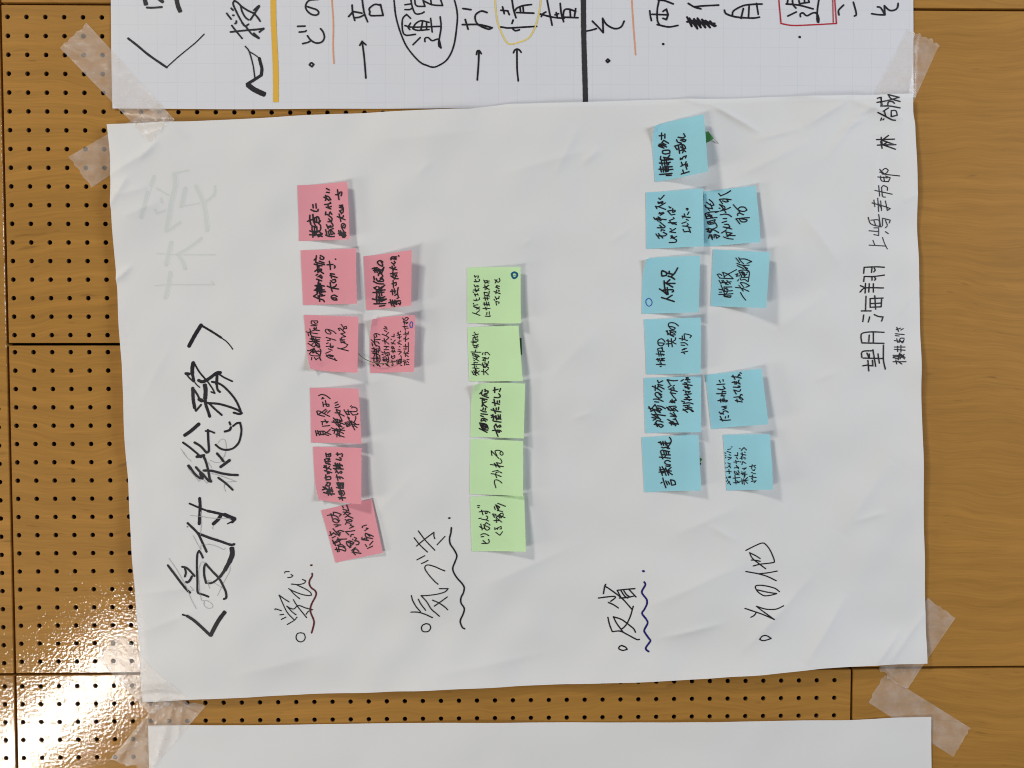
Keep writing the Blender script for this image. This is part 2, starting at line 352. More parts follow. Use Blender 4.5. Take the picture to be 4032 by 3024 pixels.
MAIN_R = [(3595,368),(3596,447),(3604,488),(3611,633),(3614,750),(3617,1000),(3623,1300),(3628,1500),(3637,2005),(3642,2274),(3645,2455),(3652,2613)]
poster = holder('handwritten_poster', 'large white paper poster covered in pink, green and blue sticky notes', 'poster', 2030, 1600)
o, POLY_MAIN = sheet('poster_sheet', Hmain, MAIN_TOP, MAIN_BOT, MAIN_L, MAIN_R, M_MAIN, 600, 430); child(o, poster)
top_poster = holder('squared_poster', 'squared paper poster with big handwriting and a thick yellow line, cut by the frame', 'poster', 2030, 200)
o, POLY_TOP = sheet('poster_sheet', Htop, [(434,-330),(2000,-335),(3600,-340)], [(443,427),(1000,430),(1430,428),(1850,425),(2600,415),(3597,385)],
          [(434,-330),(436,0),(438,194),(443,427)], [(3600,-340),(3596,0),(3597,130),(3596,250),(3597,385)], M_TOP, 220, 60); child(o, top_poster)
low_poster = holder('blank_poster', 'blank white paper sheet along the lower edge of the photo', 'poster', 2100, 2950)
o, POLY_LOW = sheet('poster_sheet', Hlow, [(583,2857),(765,2855),(1000,2856),(1500,2848),(1800,2846),(2400,2845),(3032,2839),(3357,2836),(3507,2826),(3667,2823)],
          [(600,3330),(2000,3340),(3680,3330)], [(583,2857),(587,3024),(600,3330)], [(3667,2823),(3668,3024),(3680,3330)], M_LOW, 200, 40); child(o, low_poster)

# ------------------------------------------------------------------ sticky notes
def hom(q):                                # unit square -> quad (pixels), projective
    (x0,y0),(x1,y1),(x2,y2),(x3,y3) = q
    A = []; b_ = []
    for (u, v), (x, y) in zip(((0,0),(1,0),(1,1),(0,1)), q):
        A.append([u,v,1,0,0,0,-u*x,-v*x]); b_.append(x); A.append([0,0,0,u,v,1,-u*y,-v*y]); b_.append(y)
    return np.append(np.linalg.solve(np.array(A, float), np.array(b_, float)), 1).reshape(3, 3)
Z = 6.9125
NOTES = {  # key: (origin, scale, corners TL TR BR BL, material, lift top-right, lift bottom-right, curl corner, curl, label)
 'A': (1150,710,Z,[(145,135),(1500,35),(1565,1605),(185,1645)],PINK,5,7,0,0,'pink sticky note with three bold lines, alone at the top of the pink row'),
 'B': (1150,970,Z,[(232,105),(1745,55),(1765,1560),(300,1595)],PINK,3,5,0,0,'pink sticky note with two bold lines, just below the uppermost pink note'),
 'C': (1150,1235,Z,[(318,32),(1805,85),(1785,1610),(440,1550)],PINK,5,7,2,7,'pink sticky note with scribbled thin writing, a bent corner and a thread at its edge'),
 'D': (1400,980,Z,[(218,200),(1525,28),(1515,1540),(290,1668)],PINK,11,8,0,0,'pink sticky note in the short pink row, two bold lines and a raised corner'),
 'E': (1400,1235,Z,[(388,108),(1620,40),(1595,1580),(400,1615)],PINK,7,8,1,7,'pink sticky note filled with five small lines, a blue ring and a green thread'),
 'F': (1190,1515,Z,[(210,80),(1530,105),(1618,1605),(245,1575)],PINK,8,9,0,0,'pink sticky note with three lines in thin pen, above the note meeting the tilted one'),
 'G': (1190,1750,Z,[(292,60),(1615,98),(1610,1630),(385,1548)],PINK,7,10,2,5,'pink sticky note with two bold lines, overlapping the tilted pink note'),
 'H': (1240,1960,Z,[(165,340),(1545,35),(1852,1500),(560,1765)],PINK,1.5,2.5,0,0,'tilted pink sticky note at the lower end of the pink row'),
 'K': (1810,1040,Z,[(210,92),(1655,72),(1665,1612),(210,1605)],GREEN,5,8,0,0,'green sticky note with three small lines and a teal ring in its corner'),
 'L': (1810,1275,Z,[(212,92),(1600,45),(1718,1555),(265,1565)],GREEN,5,7,0,0,'green sticky note with two short lines, mostly empty, a dark green tab at its edge'),
 'M': (1830,1495,Z,[(185,80),(1645,92),(1605,1600),(150,1560)],GREEN,5,7,1,6,'green sticky note with two bold lines in thick pen and a curled corner'),
 'N': (1830,1720,Z,[(155,60),(1590,115),(1588,1620),(135,1560)],GREEN,6,8,0,0,'green sticky note with a single line of large thin writing'),
 'O': (1830,1945,Z,[(148,75),(1618,48),(1665,1570),(190,1565)],GREEN,4,7,0,0,'green sticky note at the lower end of the green row, two lines'),
 'c': (2750,730,Z,[(145,160),(1560,5),(1695,1545),(158,1665)],BLUE,5,6,0,0,'blue sticky note partly under its neighbour, three lines of loose thin writing'),
 'a': (2530,450,Z,[(222,298),(1665,0),(1785,1555),(337,1840)],BLUE,8,15,1,6,'blue sticky note tilted at the top of the blue rows, a green tab behind it'),
 'b': (2530,740,Z,[(90,120),(1645,15),(1668,1585),(105,1655)],BLUE,4,6,0,0,'blue sticky note overlapping another blue note, three lines with a small circle at the end'),
 'd': (2520,1000,Z,[(78,92),(1635,45),(1600,1590),(55,1625)],BLUE,7,9,1,4,'blue sticky note with three large characters and a blue ring'),
 'e': (2780,980,Z,[(190,10),(1735,90),(1640,1610),(125,1550)],BLUE,8,11,0,0,'blue sticky note with two columns of thin writing, right of the blue-ringed note'),
 'f': (2520,1245,Z,[(108,85),(1655,40),(1655,1555),(170,1580)],BLUE,6,7,0,0,'blue sticky note with three thin columns of writing, just below the blue-ringed note'),
 'g': (2520,1475,Z,[(108,90),(1665,50),(1665,1565),(145,1590)],BLUE,3,7,0,0,'blue sticky note crowded with three bold lines reaching its edges'),
 'h': (2760,1450,Z,[(115,180),(1655,10),(1838,1525),(285,1655)],BLUE,6,9,0,0,'blue sticky note tilted in the second blue row, two lines and a wide empty margin'),
 'i': (2520,1700,Z,[(45,150),(1590,80),(1670,1600),(120,1645)],BLUE,5,7,0,0,'blue sticky note with one bold line, at the lower end of the first blue row'),
 'j': (2820,1700,3.966,[(105,45),(840,40),(885,905),(165,920)],BLUE,5,8,0,0,'blue sticky note with five tiny lines, lowest of the second blue row')}
GROUPS = {id(PINK): ('pink_sticky_note', 'pink sticky notes on the poster'), id(GREEN): ('green_sticky_note', 'green sticky notes on the poster'), id(BLUE): ('blue_sticky_note', 'blue sticky notes on the poster')}
SURF = {}
def note(key):
    ox, oy, z, q, mat, l1, l2, cc, curl, label = NOTES[key]
    qp = [(ox+x/z, oy+y/z) for x, y in q]
    Hq = hom(qp); Hi = np.linalg.inv(Hq)
    l1, l2 = l1*1.3, l2*1.35
    lifts = [0.0, l1, l2, 0.0]
    cor = []
    for (x, y), L in zip(qp, lifts):
        t, s = on(x, y, lambda a, b_: Hmain(a, b_)+0.5+L); cor.append((t, s))
    cor = np.array(cor)
    r = np.random.default_rng(ord(key)); w1, w2, ph = r.uniform(-.5, .5), r.uniform(-.4, .4), r.uniform(0, 6)
    def f(u, v):
        u = np.asarray(u, float); v = np.asarray(v, float)
        w = [(1-u)*(1-v), u*(1-v), u*v, (1-u)*v]
        t = sum(w[k]*cor[k][0] for k in range(4)); s = sum(w[k]*cor[k][1] for k in range(4))
        uc = np.clip(u, 0, 1.05)
        L = (l1*(1-v)+l2*v)*np.clip((uc-0.12)/0.88, 0, 2)**1.45
        bow = w1*np.sin(np.pi*np.clip(v, 0, 1))*uc + w2*np.sin(2*np.pi*v+ph)*uc*0.6
        h = Hmain(t, s)+0.5+L+bow
        if cc:
            vv = v if cc == 1 else 1-v
            d = np.clip(0.42-(u+vv*0.9), 0, 1)/0.42
            h = h+curl*d**2
            pull = 6.0*d**2
            t = t+pull*0.75*(1 if True else 0); s = s+pull*0.5*(1 if cc == 1 else -1)
        return t, s, h
    n = 22; uu, vv = np.meshgrid(np.linspace(0, 1, n), np.linspace(0, 1, n))
    t, s, h = f(uu, vv)
    V = np.stack([-s*.001, -h*.001, Z0-t*.001], -1).reshape(-1, 3)
    F = [(j*n+i, j*n+i+1, (j+1)*n+i+1, (j+1)*n+i) for j in range(n-1) for i in range(n-1)]
    nm, grp = GROUPS[id(mat)]
    e = holder(nm, label, 'sticky note', (qp[0][0]+qp[2][0])/2, (qp[0][1]+qp[2][1])/2, grp)
    o = mk('note_sheet', V, F, mat, None, True); child(o, e)
    def P(px, py):
        a = Hi @ np.array([px, py, 1.0]); u, v = a[0]/a[2], a[1]/a[2]
        return np.array(f(min(max(u, .004), .996), min(max(v, .004), .996)))
    SURF[key] = (P, e)
for k in NOTES: note(k)
def Pm(H):
    def P(px, py):
        t, s = on(px, py, H); return np.array((t, s, float(H(t, s))))
    return P
SURF['main'] = (Pm(Hmain), poster); SURF['top'] = (Pm(Htop), top_poster)

# ------------------------------------------------------------------ handwriting: ribbons of ink laid on the paper
STROKES = '''#main title_writing black
@600 1250 .553
W6.5;80,62 93,38 106,17
W3.6;108,18 130,31 150,44 W2;150,44 162,53 170,62 175,69
W6.5;89,99 87,110 87,122 W5;87,122 90,137 W2;90,137 96,146 103,152
W3;91,99 102,118 116,135;W2.6;120,139 131,155 136,165 128,162
W5;73,122 80,123;W2.6;75,125 82,133 90,140
W5.5;101,137 108,140 115,138 125,132 140,121 148,120
W3;146,124 157,131 174,139
W5;141,122 140,145 W4;140,145 142,157 147,162
W3.6;130,140 143,143 155,150 170,165 182,181 191,200 192,206
@600 1500 .553
W7;114,8 116,20 115,38 W5;115,38 116,50 120,62 125,77
W5.5;88,16 89,40 92,58 W3.5;92,58 95,65 101,58 106,52
W3.5;90,18 97,28 102,38 W6;102,40 107,43 W3.6;107,40 115,46 122,48 145,50 170,57 187,64 195,70 190,72 177,69
W3.5;123,48 135,60 151,74
W6;101,94 85,108 71,118
W3.5;67,134 82,145 100,160 106,166
W3;116,109 125,109 135,113
W4;121,107 122,130 123,152 118,156 105,142 92,134
W3.5;168,90 170,95;W4;171,101 168,107 158,110
W3.5;176,98 184,92 191,91 194,105 192,122 187,136 175,147 160,150 148,147 138,139
@600 1780 .553
W5;97,10 105,9 112,7;W4;112,10 117,22 122,42 125,58 128,64 122,62 110,48 103,42 95,33
W5;79,30 84,36 W4;84,36 94,49 104,57;W5;105,47 109,57
W4;112,40 130,41 150,46 168,49 186,50
W4;141,3 148,11 155,20;W5;168,18 149,32
W3.6;144,56 160,68 175,82
W5.2;103,101 104,120 102,156
W3.2;81,112 104,122 120,128 W4.5;120,128 138,132 155,136 W7;157,136 170,142 180,146 W5;180,146 174,152 W2.5;174,151 164,156
W6;149,138 143,147 133,156
@600 2020 .553
W4;77,22 98,43 108,62 118,84
W4.4;99,44 125,54 150,62 170,69 178,68
W1.6;76,30 77,30
W8.5;173,76 174,90 168,106 W7;168,106 158,124 W5;158,124 148,138 W3.4;148,138 138,147 130,152 122,153
W3.5;110,97 106,88 102,82 98,90 97,115 98,150 98,165 100,174 112,178 122,182
W3.5;65,117 74,119 83,127 92,137
W3.6;71,120 73,130 71,138;W4;86,138 82,146 77,151 74,150
W4;34,114 50,135 65,155 76,168 82,173
W3.8;117,152 113,135 113,118 116,110 130,126 145,142 154,158 160,172 161,184 156,187
@600 2250 .553
W3;66,94 76,97;W5;76,97 90,106 105,119 126,139;W7;127,139 136,121 146,104 158,88
#main pencil_writing pencil
@600 1500 .553
W.7;62,147 75,165;142,136 150,127 158,128 161,140 160,152 157,165
@600 1780 .553
W.7;67,1 76,12 85,20;126,18 140,23 150,20 158,5;78,36 92,52 102,64 106,60;110,58 119,68 123,64;122,22 130,35;128,46 150,52 183,64 163,65;157,70 157,78 160,86;83,138 105,140 135,144 170,144;105,130 107,150 105,180 
@600 2020 .553
W.7;89,49 98,66 106,80 106,70 110,68;114,68 125,68 140,72 155,79 159,76;36,98 50,118 65,143 76,165 86,190 96,208;103,165 101,130 105,110 110,106 115,110;102,165 106,185 109,191 120,191 131,199 130,206 120,207 113,200 113,191;121,146 122,155 125,164;122,146 140,155 155,165;170,116 168,128 155,152 142,180;82,159 90,168 85,168;134,26 131,33 134,35
#main learning_heading black
@1050 2200 .553
W1.8;39,31 41,28 49,28;53,34 57,37 53,40 46,41;78,45 85,48 82,53 70,56 54,55;66,57 85,66 95,73 98,79 90,80 75,77 55,69 48,65;50,66 60,77 72,87;49,94 38,87 27,79 35,97 45,117 60,133;66,127 60,134 45,143;18,111 19,109 26,111 32,113;29,122 37,121;32,132 42,127;64,122 55,115 44,103 52,108 60,109 66,103 72,102 85,107 100,111;58,89 66,102 78,117 87,128;97,112 90,115 86,121;74,161 81,163 84,171 81,178 74,181 67,178 64,171 67,163 74,161
#main red_underline darkred
@1050 2200 .553
W2.8;99,32 99,38 94,46 93,55 97,63 105,69 108,76 105,85 98,98 95,110 97,120 102,132 103,142 98,161;W3;97,14 98,14
#main notice_heading black
@1600 1980 .553
W1.9;26,61 42,82 62,103;17,76 30,92 46,107;22,94 40,79 60,64;60,64 60,72 62,78;67,91 84,73;23,124 40,115;33,132 40,129 47,125;84,148 76,145 60,138 47,135 41,138 41,145 50,158 58,167 64,173 69,177
@1580 2220 .553
W1.9;83,54 102,54;102,54 95,61 78,66 55,69 43,69;43,69 55,82 65,98 75,107 83,114;22,69 25,80 33,94 42,104;37,77 43,88 53,101;21,105 35,105 50,109 68,117;68,79 82,85 95,94 101,100;72,92 85,83 100,72;54,130 61,132 64,139 60,146 53,148 46,146 44,139 47,133 54,130
#main black_underline black
@1600 1980 .553
W2.6;98,54 97,65 94,78 96,90 104,102 110,115 106,128 101,142 104,153 111,164 120,174 126,184 124,196 119,206 119,218 126,229 124,241 118,254 118,262 122,271 127,274;W3;93,33 94,33
#main reflection_heading black
@2350 2220 .4608
W1.9;16,37 14,42 12,54;14,40 25,47 45,62 58,76 64,83;3,62 18,60 32,59 33,62 25,68;21,70 30,74 39,80;37,48 55,46 69,45;37,48 44,62;41,62 55,61 69,58;44,49 50,58 56,62;49,49 54,56 60,60;58,46 71,60;20,97 23,110 28,123;28,123 42,122 55,128 72,137 77,137;30,96 36,108 48,124;30,96 45,101 60,112 67,118 70,124;66,77 60,97 52,112 44,119;45,148 41,150 40,154 47,157 55,155 52,151 45,148
#main blue_underline navy
@2350 2220 .4608
W2.6;86,33 88,38 82,49 83,55 90,64 91,72 86,83 82,90 90,101 92,108 86,120 88,126 95,136 97,140 90,150 89,155 94,159;W3;84,13 85,13.5
#main others_heading black
@2850 2080 .553
W2;48,48 70,37 84,32 92,36 102,50 110,71 105,75 80,78 64,82;56,53 70,60 79,66;56,53 62,65 78,78 91,88;60,69 72,70 79,72;48,94 75,99 95,105 114,114;75,99 95,97 116,93;121,138 112,131 95,126 80,124 70,125 69,130 74,138 82,144 90,147 105,145 115,142;115,142 95,139 73,134
@2850 2280 .553
W2;71,59 90,65 108,66 118,64 130,58;71,59 85,70 110,88;110,88 85,77 50,65 46,64;59,83 66,79 71,72;78,131 84,124 93,123 103,129 95,132 85,134 78,131
#main name_writing black
@3350 1000 .553
W2.3;28,42 29,29 55,28 73,29;46,30 45,40;51,31 53,35 50,39;28,60 29,49 50,49 73,46;46,50 46,57;52,51 54,54 52,57;21,69 32,74;20,83 32,74 71,74;32,64 31,85;40,65 39,83;49,65 49,83;33,92 32,122;23,124 44,124;52,91 54,120;42,116 42,97 70,96;42,116 66,115 67,99;43,108 66,107;28,133 26,147;41,137 38,148;51,132 60,136 70,137 67,146
@3350 1200 .553
W2.3;72,60 45,59 25,62 22,70 24,83;24,83 72,84;40,66 39,80;49,61 49,83;24,115 25,102 48,100;27,116 71,117;35,105 38,113;40,107 40,114;48,98 54,134;59,107 62,127;71,88 71,120 75,140;26,133 37,131;37,121 39,144;37,132 48,133 47,121
W1.8;100,49 104,58;99,54 108,51;109,55 114,52;97,63 116,65;97,67 105,68;100,74 102,82;95,78 112,80 116,76;105,82 108,73 116,73;106,76 112,83 115,80;95,92 118,92;95,97 118,99;102,90 102,102;109,88 109,103;92,124 120,124;98,120 100,129;102,123 111,129;92,110 104,110;92,115 104,118;104,110 103,120;93,113 102,113;108,107 118,115;105,108 117,118;106,105 107,118;116,108 108,116
@3350 340 .553
W2.3;81,18 105,24;105,24 80,31 57,35;82,19 88,27 107,33;58,26 65,24 68,40;65,43 85,43 107,47;80,42 82,34 90,33 95,37;66,24 66,43;82,47 71,54;73,54 76,65 82,69 90,73 97,74;59,57 82,69;88,53 98,53 101,63 88,66 88,53;67,69 65,74;72,71 70,73;56,116 95,115;66,111 68,125;58,128 98,127;65,120 68,135;68,117 82,107;70,118 95,127;70,127 79,122;72,128 97,137
@3350 640 .2645
W.8;30,7 34,11 30,10;30,7 33,12;33,8 36,6 39,8 37,11 33,12;33,12 51,14;28,15 38,16;31,14 32,19 39,20;34,15 35,19;36,14 41,16 39,20;25,29 43,33;29,24 30,35;32,26 34,24 38,26 38,29;32,26 33,35 36,36;22,42 36,46;24,39 25,46;28,37 29,51;31,40 32,50;36,40 38,50 41,48 36,46;29,43 32,48;18,57 21,64 32,67;21,60 29,60 30,67;24,60 26,66;29,54 31,67;33,58 33,66;33,58 41,60 40,63;36,60 38,65;38,66 36,68;36,72 39,74;19,71 29,72;24,68 29,68;24,75 29,76 29,69;19,86 36,87;23,81 25,86;33,78 35,84 38,90
#main ghost_writing ghost
@500 600 .2538
W3.6;27,24 20,42 14,65;W4.4;47,21 48,32 44,50 39,79;W2.6;40,79 53,70;W1.8;46,21 61,18;W3.8;58,36 54,54;W1.4;54,54 72,51;W3.8;69,34 74,45 78,60 80,78;W2.8;88,34 87,42 78,50;W2;30,36 42,43;34,46 35,50;28,57 30,61 38,58
@500 900 .2538
W4.2;44,14 39,36;W3;74,10 62,19 50,26;W3.6;51,26 55,32 58,40;W1;30,25 50,26 88,26;W3.8;43,44 41,58 38,69;W1;28,57 45,56 87,56 85,53
#top top_writing black
@0 0 2.212
W15;1117,335 1200,400 1290,475 1390,545 1452,587;W8;1452,587 1560,490 1700,375 1778,298
W30;1258,-20 1272,40 W14;1280,66 1330,68 1410,62;W24;1385,-10 1415,14;W30;1535,-20 1550,50 1570,100
@860 0 .3966
W2.2;19,50 48,47 71,45 64,50;21,40 28,49 37,60;13,21 20,30;20,13 23,16;23,24 24,24;28,33 28,36 26,37;63,60 52,53 44,43 37,36;38,36 42,41 47,38;40,40 33,28 27,16 23,6 25,1 30,4 36,10;36,10 45,16 55,21 62,28 65,33;35,10 37,18 42,27 47,31;50,31 56,22 64,10
@860 180 .3966
W1.6;42,1 48,9 54,30 57,50;W1.3;48,9 58,15 64,20;W3.8;64,20 66,28 68,36 67,46;W3.8;67,46 58,52 45,60;W6.5;46,61 55,68 65,73 72,76
@1500 0 .31725
W1.6;30,6 37,5;30,12 36,12 39,10;37,-3 39,8 43,17 50,17 54,15;42,-3 44,7 55,8 52,-1;53,1 64,6 77,7 74,-2;62,-2 63,6;37,23 32,18 27,24 27,38 31,44 43,43;30,32 40,34 73,33;37,29 34,34 36,37;40,36 43,30 50,26 60,28;40,36 46,38 60,37;52,27 50,37;57,28 57,37;62,23 64,40;40,56 49,47;55,52 55,48 59,47 64,51 70,49 73,51 75,60 72,55 75,35 74,21;16,-3 19,22 26,45 34,61 48,77 58,82 65,84 72,82 83,74 91,57 95,30 95,14 91,-3
@1000 0 2.212
W12;0,90 30,60 45,50;0,110 55,185;0,262 85,248 50,280;0,290 45,332;465,58 500,70 545,85 565,110 545,132 500,125 460,90 450,50 480,5 560,-5;380,230 445,228;395,280 440,276 455,268;425,380 470,370 497,353;466,312 490,345 530,372 570,374 600,358 614,320 600,275 580,250;483,565 500,547 521,562 506,582 483,565;855,45 860,110 878,178;860,100 940,115;825,145 855,110;875,155 920,150 960,130;943,0 960,110 990,190;1010,100 1005,75 1050,40 1105,45;1102,40 1125,135;1125,135 1015,135 1010,100;975,680 960,500 942,360;922,395 942,362 974,390;1820,75 1890,85;1815,215 1950,214 2030,230 2075,243 2040,254 1960,220 1930,180 1930,130 1980,97 2030,110;1840,170 1865,255;1945,697 1955,560 1960,442;1938,475 1944,446 1962,442 1980,468;2150,90 2212,95;2165,60 2180,120;2150,235 2212,245
@2000 0 2.212
W12;0,245 250,230;40,250 65,268 100,260;35,205 45,175;35,-5 48,80 70,155;60,95 80,70 130,50 205,40;75,110 225,115;105,65 110,100;130,50 135,100;0,100 12,128;340,-5 360,100 385,220;270,120 390,150 490,160;290,145 305,120 330,105;455,30 465,120 485,190;480,155 490,90 530,80 590,100;490,150 610,155;540,80 545,150;590,75 580,140;410,130 440,120;430,150 420,110;690,270 730,262 770,250;735,185 790,240 830,285;830,285 825,160;825,160 860,215 930,250 985,235 1012,185;855,530 870,515 886,530 868,545 855,530;1235,95 1240,140 1250,180;1255,125 1395,130;1315,5 1300,90 1302,180 1320,215;1310,5 1360,5 1440,35;1300,215 1400,235 1480,222;1350,100 1380,80 1395,130;1350,160 1380,172 1395,130;1570,30 1620,60 1680,78;1620,60 1700,52 1835,45;1885,90 1900,120 1970,145 2050,155 2140,158 2190,150;1955,135 1965,95 2050,50 2140,38 2212,36;2050,75 2030,160;2100,55 2095,150;2165,30 2180,125;90,705 80,600 78,430;48,460 60,436 82,428 104,440 115,456
W16;1352,383 1353,385;W14;1560,150 1600,230 1580,160 1650,250 1620,165 1680,240 1650,160 1720,240 1690,170 1760,240 1720,180 1800,230 1760,185;1560,190 1640,180 1700,210 1760,200 1810,225;1570,170 1600,200 1800,205
@3032 0 2.212
W12;140,35 250,45 375,78;155,0 150,30;195,0 200,40 225,70;250,0 257,33 340,20 335,0;300,0 300,25;155,140 228,105;265,145 262,125 285,112 320,138 370,114 405,116 424,160 422,195 410,180 412,90 425,-5;600,130 597,90 640,45;725,20 745,90 750,130 735,140;885,120 940,128 1000,130;935,60 965,70 1000,130;1000,130 995,50;995,50 1040,90 1085,88 1110,65 1115,30;W16;257,322 258,324
#top yellow_line mustard
@1000 0 2.212
W38;168,-15 172,200 190,600 192,890
#top black_line charcoal
@2000 0 2.212
W36;657,-15 660,300 668,600 676,893
#top orange_line orange
@1000 0 2.212
W8;678,-10 692,200 690,400 697,553
@2000 0 2.212
W8;1078,-10 1095,250 1113,478
#top yellow_circle yellow
@1000 0 2.212
W9;2100,-10 2115,160 2150,270 2212,378 2310,368 2395,328 2445,245 2475,150 2492,60 2497,-10
#top red_box red
@3032 0 2.212
W9;75,-10 95,205;95,205 200,222 400,215 578,205;578,205 562,-10;W7;545,-10 550,195
#A note_writing black
@1150 710 .69125
W3;49,78 58,82 67,82 68,77;54,64 55,73;62,62 63,74;40,110 45,107 49,119;46,93 46,105 49,119;54,91 56,110 64,128;47,107 56,103;58,100 60,112 72,112 74,108;60,112 57,103 66,97 70,101 72,112;64,100 64,110;46,136 55,140 62,142;51,122 60,126 66,128;52,124 53,136 65,138;58,124 59,138;64,124 66,140 74,135 75,122 69,115;46,147 60,148 80,144;55,154 54,140;62,142 70,153;65,140 70,136;70,153 80,145 72,139;66,148 80,152;58,140 60,150;89,148 100,152 113,152;89,133 92,146;96,138 99,148;98,137 101,133 110,130;102,135 104,147;104,147 113,143;105,135 113,145;91,119 96,130;94,125 103,122;99,126 107,125 109,120 104,113 105,110;95,111 101,110 106,106 105,100 98,95;97,103 103,110;89,84 88,92;92,91 97,93 101,84 106,91;86,64 95,63;95,63 103,61 101,58;90,71 100,75 103,76;95,64 96,72 104,69;84,44 90,48 88,53;88,39 90,45 97,53;91,41 97,43 103,51 98,52;91,21 99,25;91,31 99,32;117,38 125,37 130,31;122,25 124,38 126,51;134,31 134,36 132,41;127,67 136,66 129,72;127,72 138,75;134,66 138,74;127,81 132,87 137,86 138,78 131,80;132,90 131,84;121,97 130,101 143,106;126,90 129,101 131,111;130,100 138,98 138,94;140,120 134,126 142,129 144,121 138,116 133,119 133,128;125,135 128,149;130,136 133,150;133,140 137,155;138,135 140,155;142,140 144,153;124,144 145,142;130,148 142,155;135,130 146,150
#B note_writing black
@1150 970 .69125
W3;66,26 64,44;64,44 88,51;60,38 64,34;74,41 87,46;76,30 77,35 84,36 86,31 81,27;77,25 78,26;60,49 70,52 81,54;68,48 69,60 70,72;71,52 73,58;62,69 70,63 80,63;70,64 85,75;70,72 80,66;65,80 69,77;70,84 77,79 81,84 80,88 75,84;66,90 80,95;72,95 72,105;62,108 74,106 87,109;70,100 72,120;76,102 76,118;64,118 70,112 78,115;60,120 75,120 87,119;66,115 68,130;72,118 74,128;74,125 90,124;80,112 80,126;66,108 70,122;70,122 78,124 78,110 70,108;58,136 68,129 66,120;58,136 70,142 84,146 87,151;75,150 74,146;70,135 71,138;75,133 74,139;75,129 82,132 79,136 88,134;118,35 118,36;101,41 103,52 104,64;95,51 111,50;115,53 117,57 115,60;104,75 115,77;103,80 122,86;104,75 107,87;105,94 111,100 118,97 117,91 110,92;103,99 105,112 109,124;95,109 108,114 126,117;110,112 117,110 120,105;109,141 118,141 122,146 113,146 107,141 107,136 114,133 122,137
#C note_writing black
@1150 1235 .69125
W2;52,21 69,21 69,26 63,28 59,24;52,21 53,30 68,33;51,35 60,35 68,33;60,40 58,44 66,43 65,38;38,52 43,54 50,52 48,44;43,54 69,58;50,52 60,48 74,49;60,46 70,48;43,57 45,64;49,58 55,65 76,69;50,58 55,70 72,80;48,72 60,75 74,74;46,79 60,80 74,79;52,70 56,80;58,66 60,80;64,70 64,80;43,84 52,90 58,94;52,90 60,82 70,84 75,93;60,94 66,86 74,86;62,82 68,94 75,95 66,88;41,104 75,106;50,102 60,98;47,112 52,117 73,118;54,100 58,110;60,98 66,112;47,112 60,100;55,110 72,104;62,106 74,116;53,122 52,129;60,122 65,128;64,128 70,124 75,123 78,130;75,99 78,105 75,120 76,128;97,47 105,55 104,59 95,57 90,50 93,45 102,47 113,52 119,58;92,68 118,76;95,77 103,76 102,72;98,83 93,85;92,93 112,92;103,85 104,96 110,96 111,92;98,99 108,103;91,111 103,106;93,119 100,117 110,118 102,120;92,115 98,122 110,126 121,130;108,121 112,118 100,115 95,118;118,130 115,124;133,31 142,43 148,43 147,37 142,38 138,48;129,49 125,43 130,42 139,51;140,51 144,55 132,58;132,58 145,66 134,68;130,71 131,77;134,71 136,78;130,75 142,75;140,79 145,85 150,88;132,83 142,80;142,84 132,80;151,88 145,95 133,99;123,97 153,105
#D note_writing black
@1400 980 .69125
W3;68,34 72,42 72,48 66,46 60,41 59,35 66,32 73,36;45,55 58,52;50,52 52,65;55,55 58,66;60,56 64,66;48,60 68,58;62,55 68,66;70,60 75,52;61,74 62,69 69,69 73,76;69,69 73,60 76,51;48,90 60,96 75,97;49,77 50,86;55,82 60,90 74,90;60,90 72,82;66,82 70,78 75,88;49,107 58,113 79,113;50,107 57,104;62,105 65,115 76,113;60,118 78,100;47,120 60,120 76,119;56,115 57,130;62,118 64,128;68,116 70,128;60,112 72,104;49,150 81,149;64,156 78,154;45,137 60,140 82,137;55,132 57,146;62,130 63,146;66,132 68,144;78,131 68,134;68,144 82,138;60,134 74,134;116,18 117,20;95,30 97,22 111,22;97,26 109,29;103,22 110,28;97,38 102,42 107,38 104,34;102,42 104,47;92,52 102,56 111,58;98,48 101,61;102,55 108,51;94,69 112,67;100,64 101,78;95,75 105,82 115,83;104,84 110,72;104,72 112,76;98,97 108,93;101,88 102,106;109,93 110,99 107,101;94,117 108,116;98,112 100,126;104,110 106,122;115,107 113,120 115,130;106,128 112,124;89,147 105,143 121,142;93,139 98,155;99,140 104,155;106,140 110,152;95,150 112,145;103,155 108,160;112,136 117,133;116,148 120,152 122,146;100,148 112,150
#E note_writing black
@1400 1235 .69125
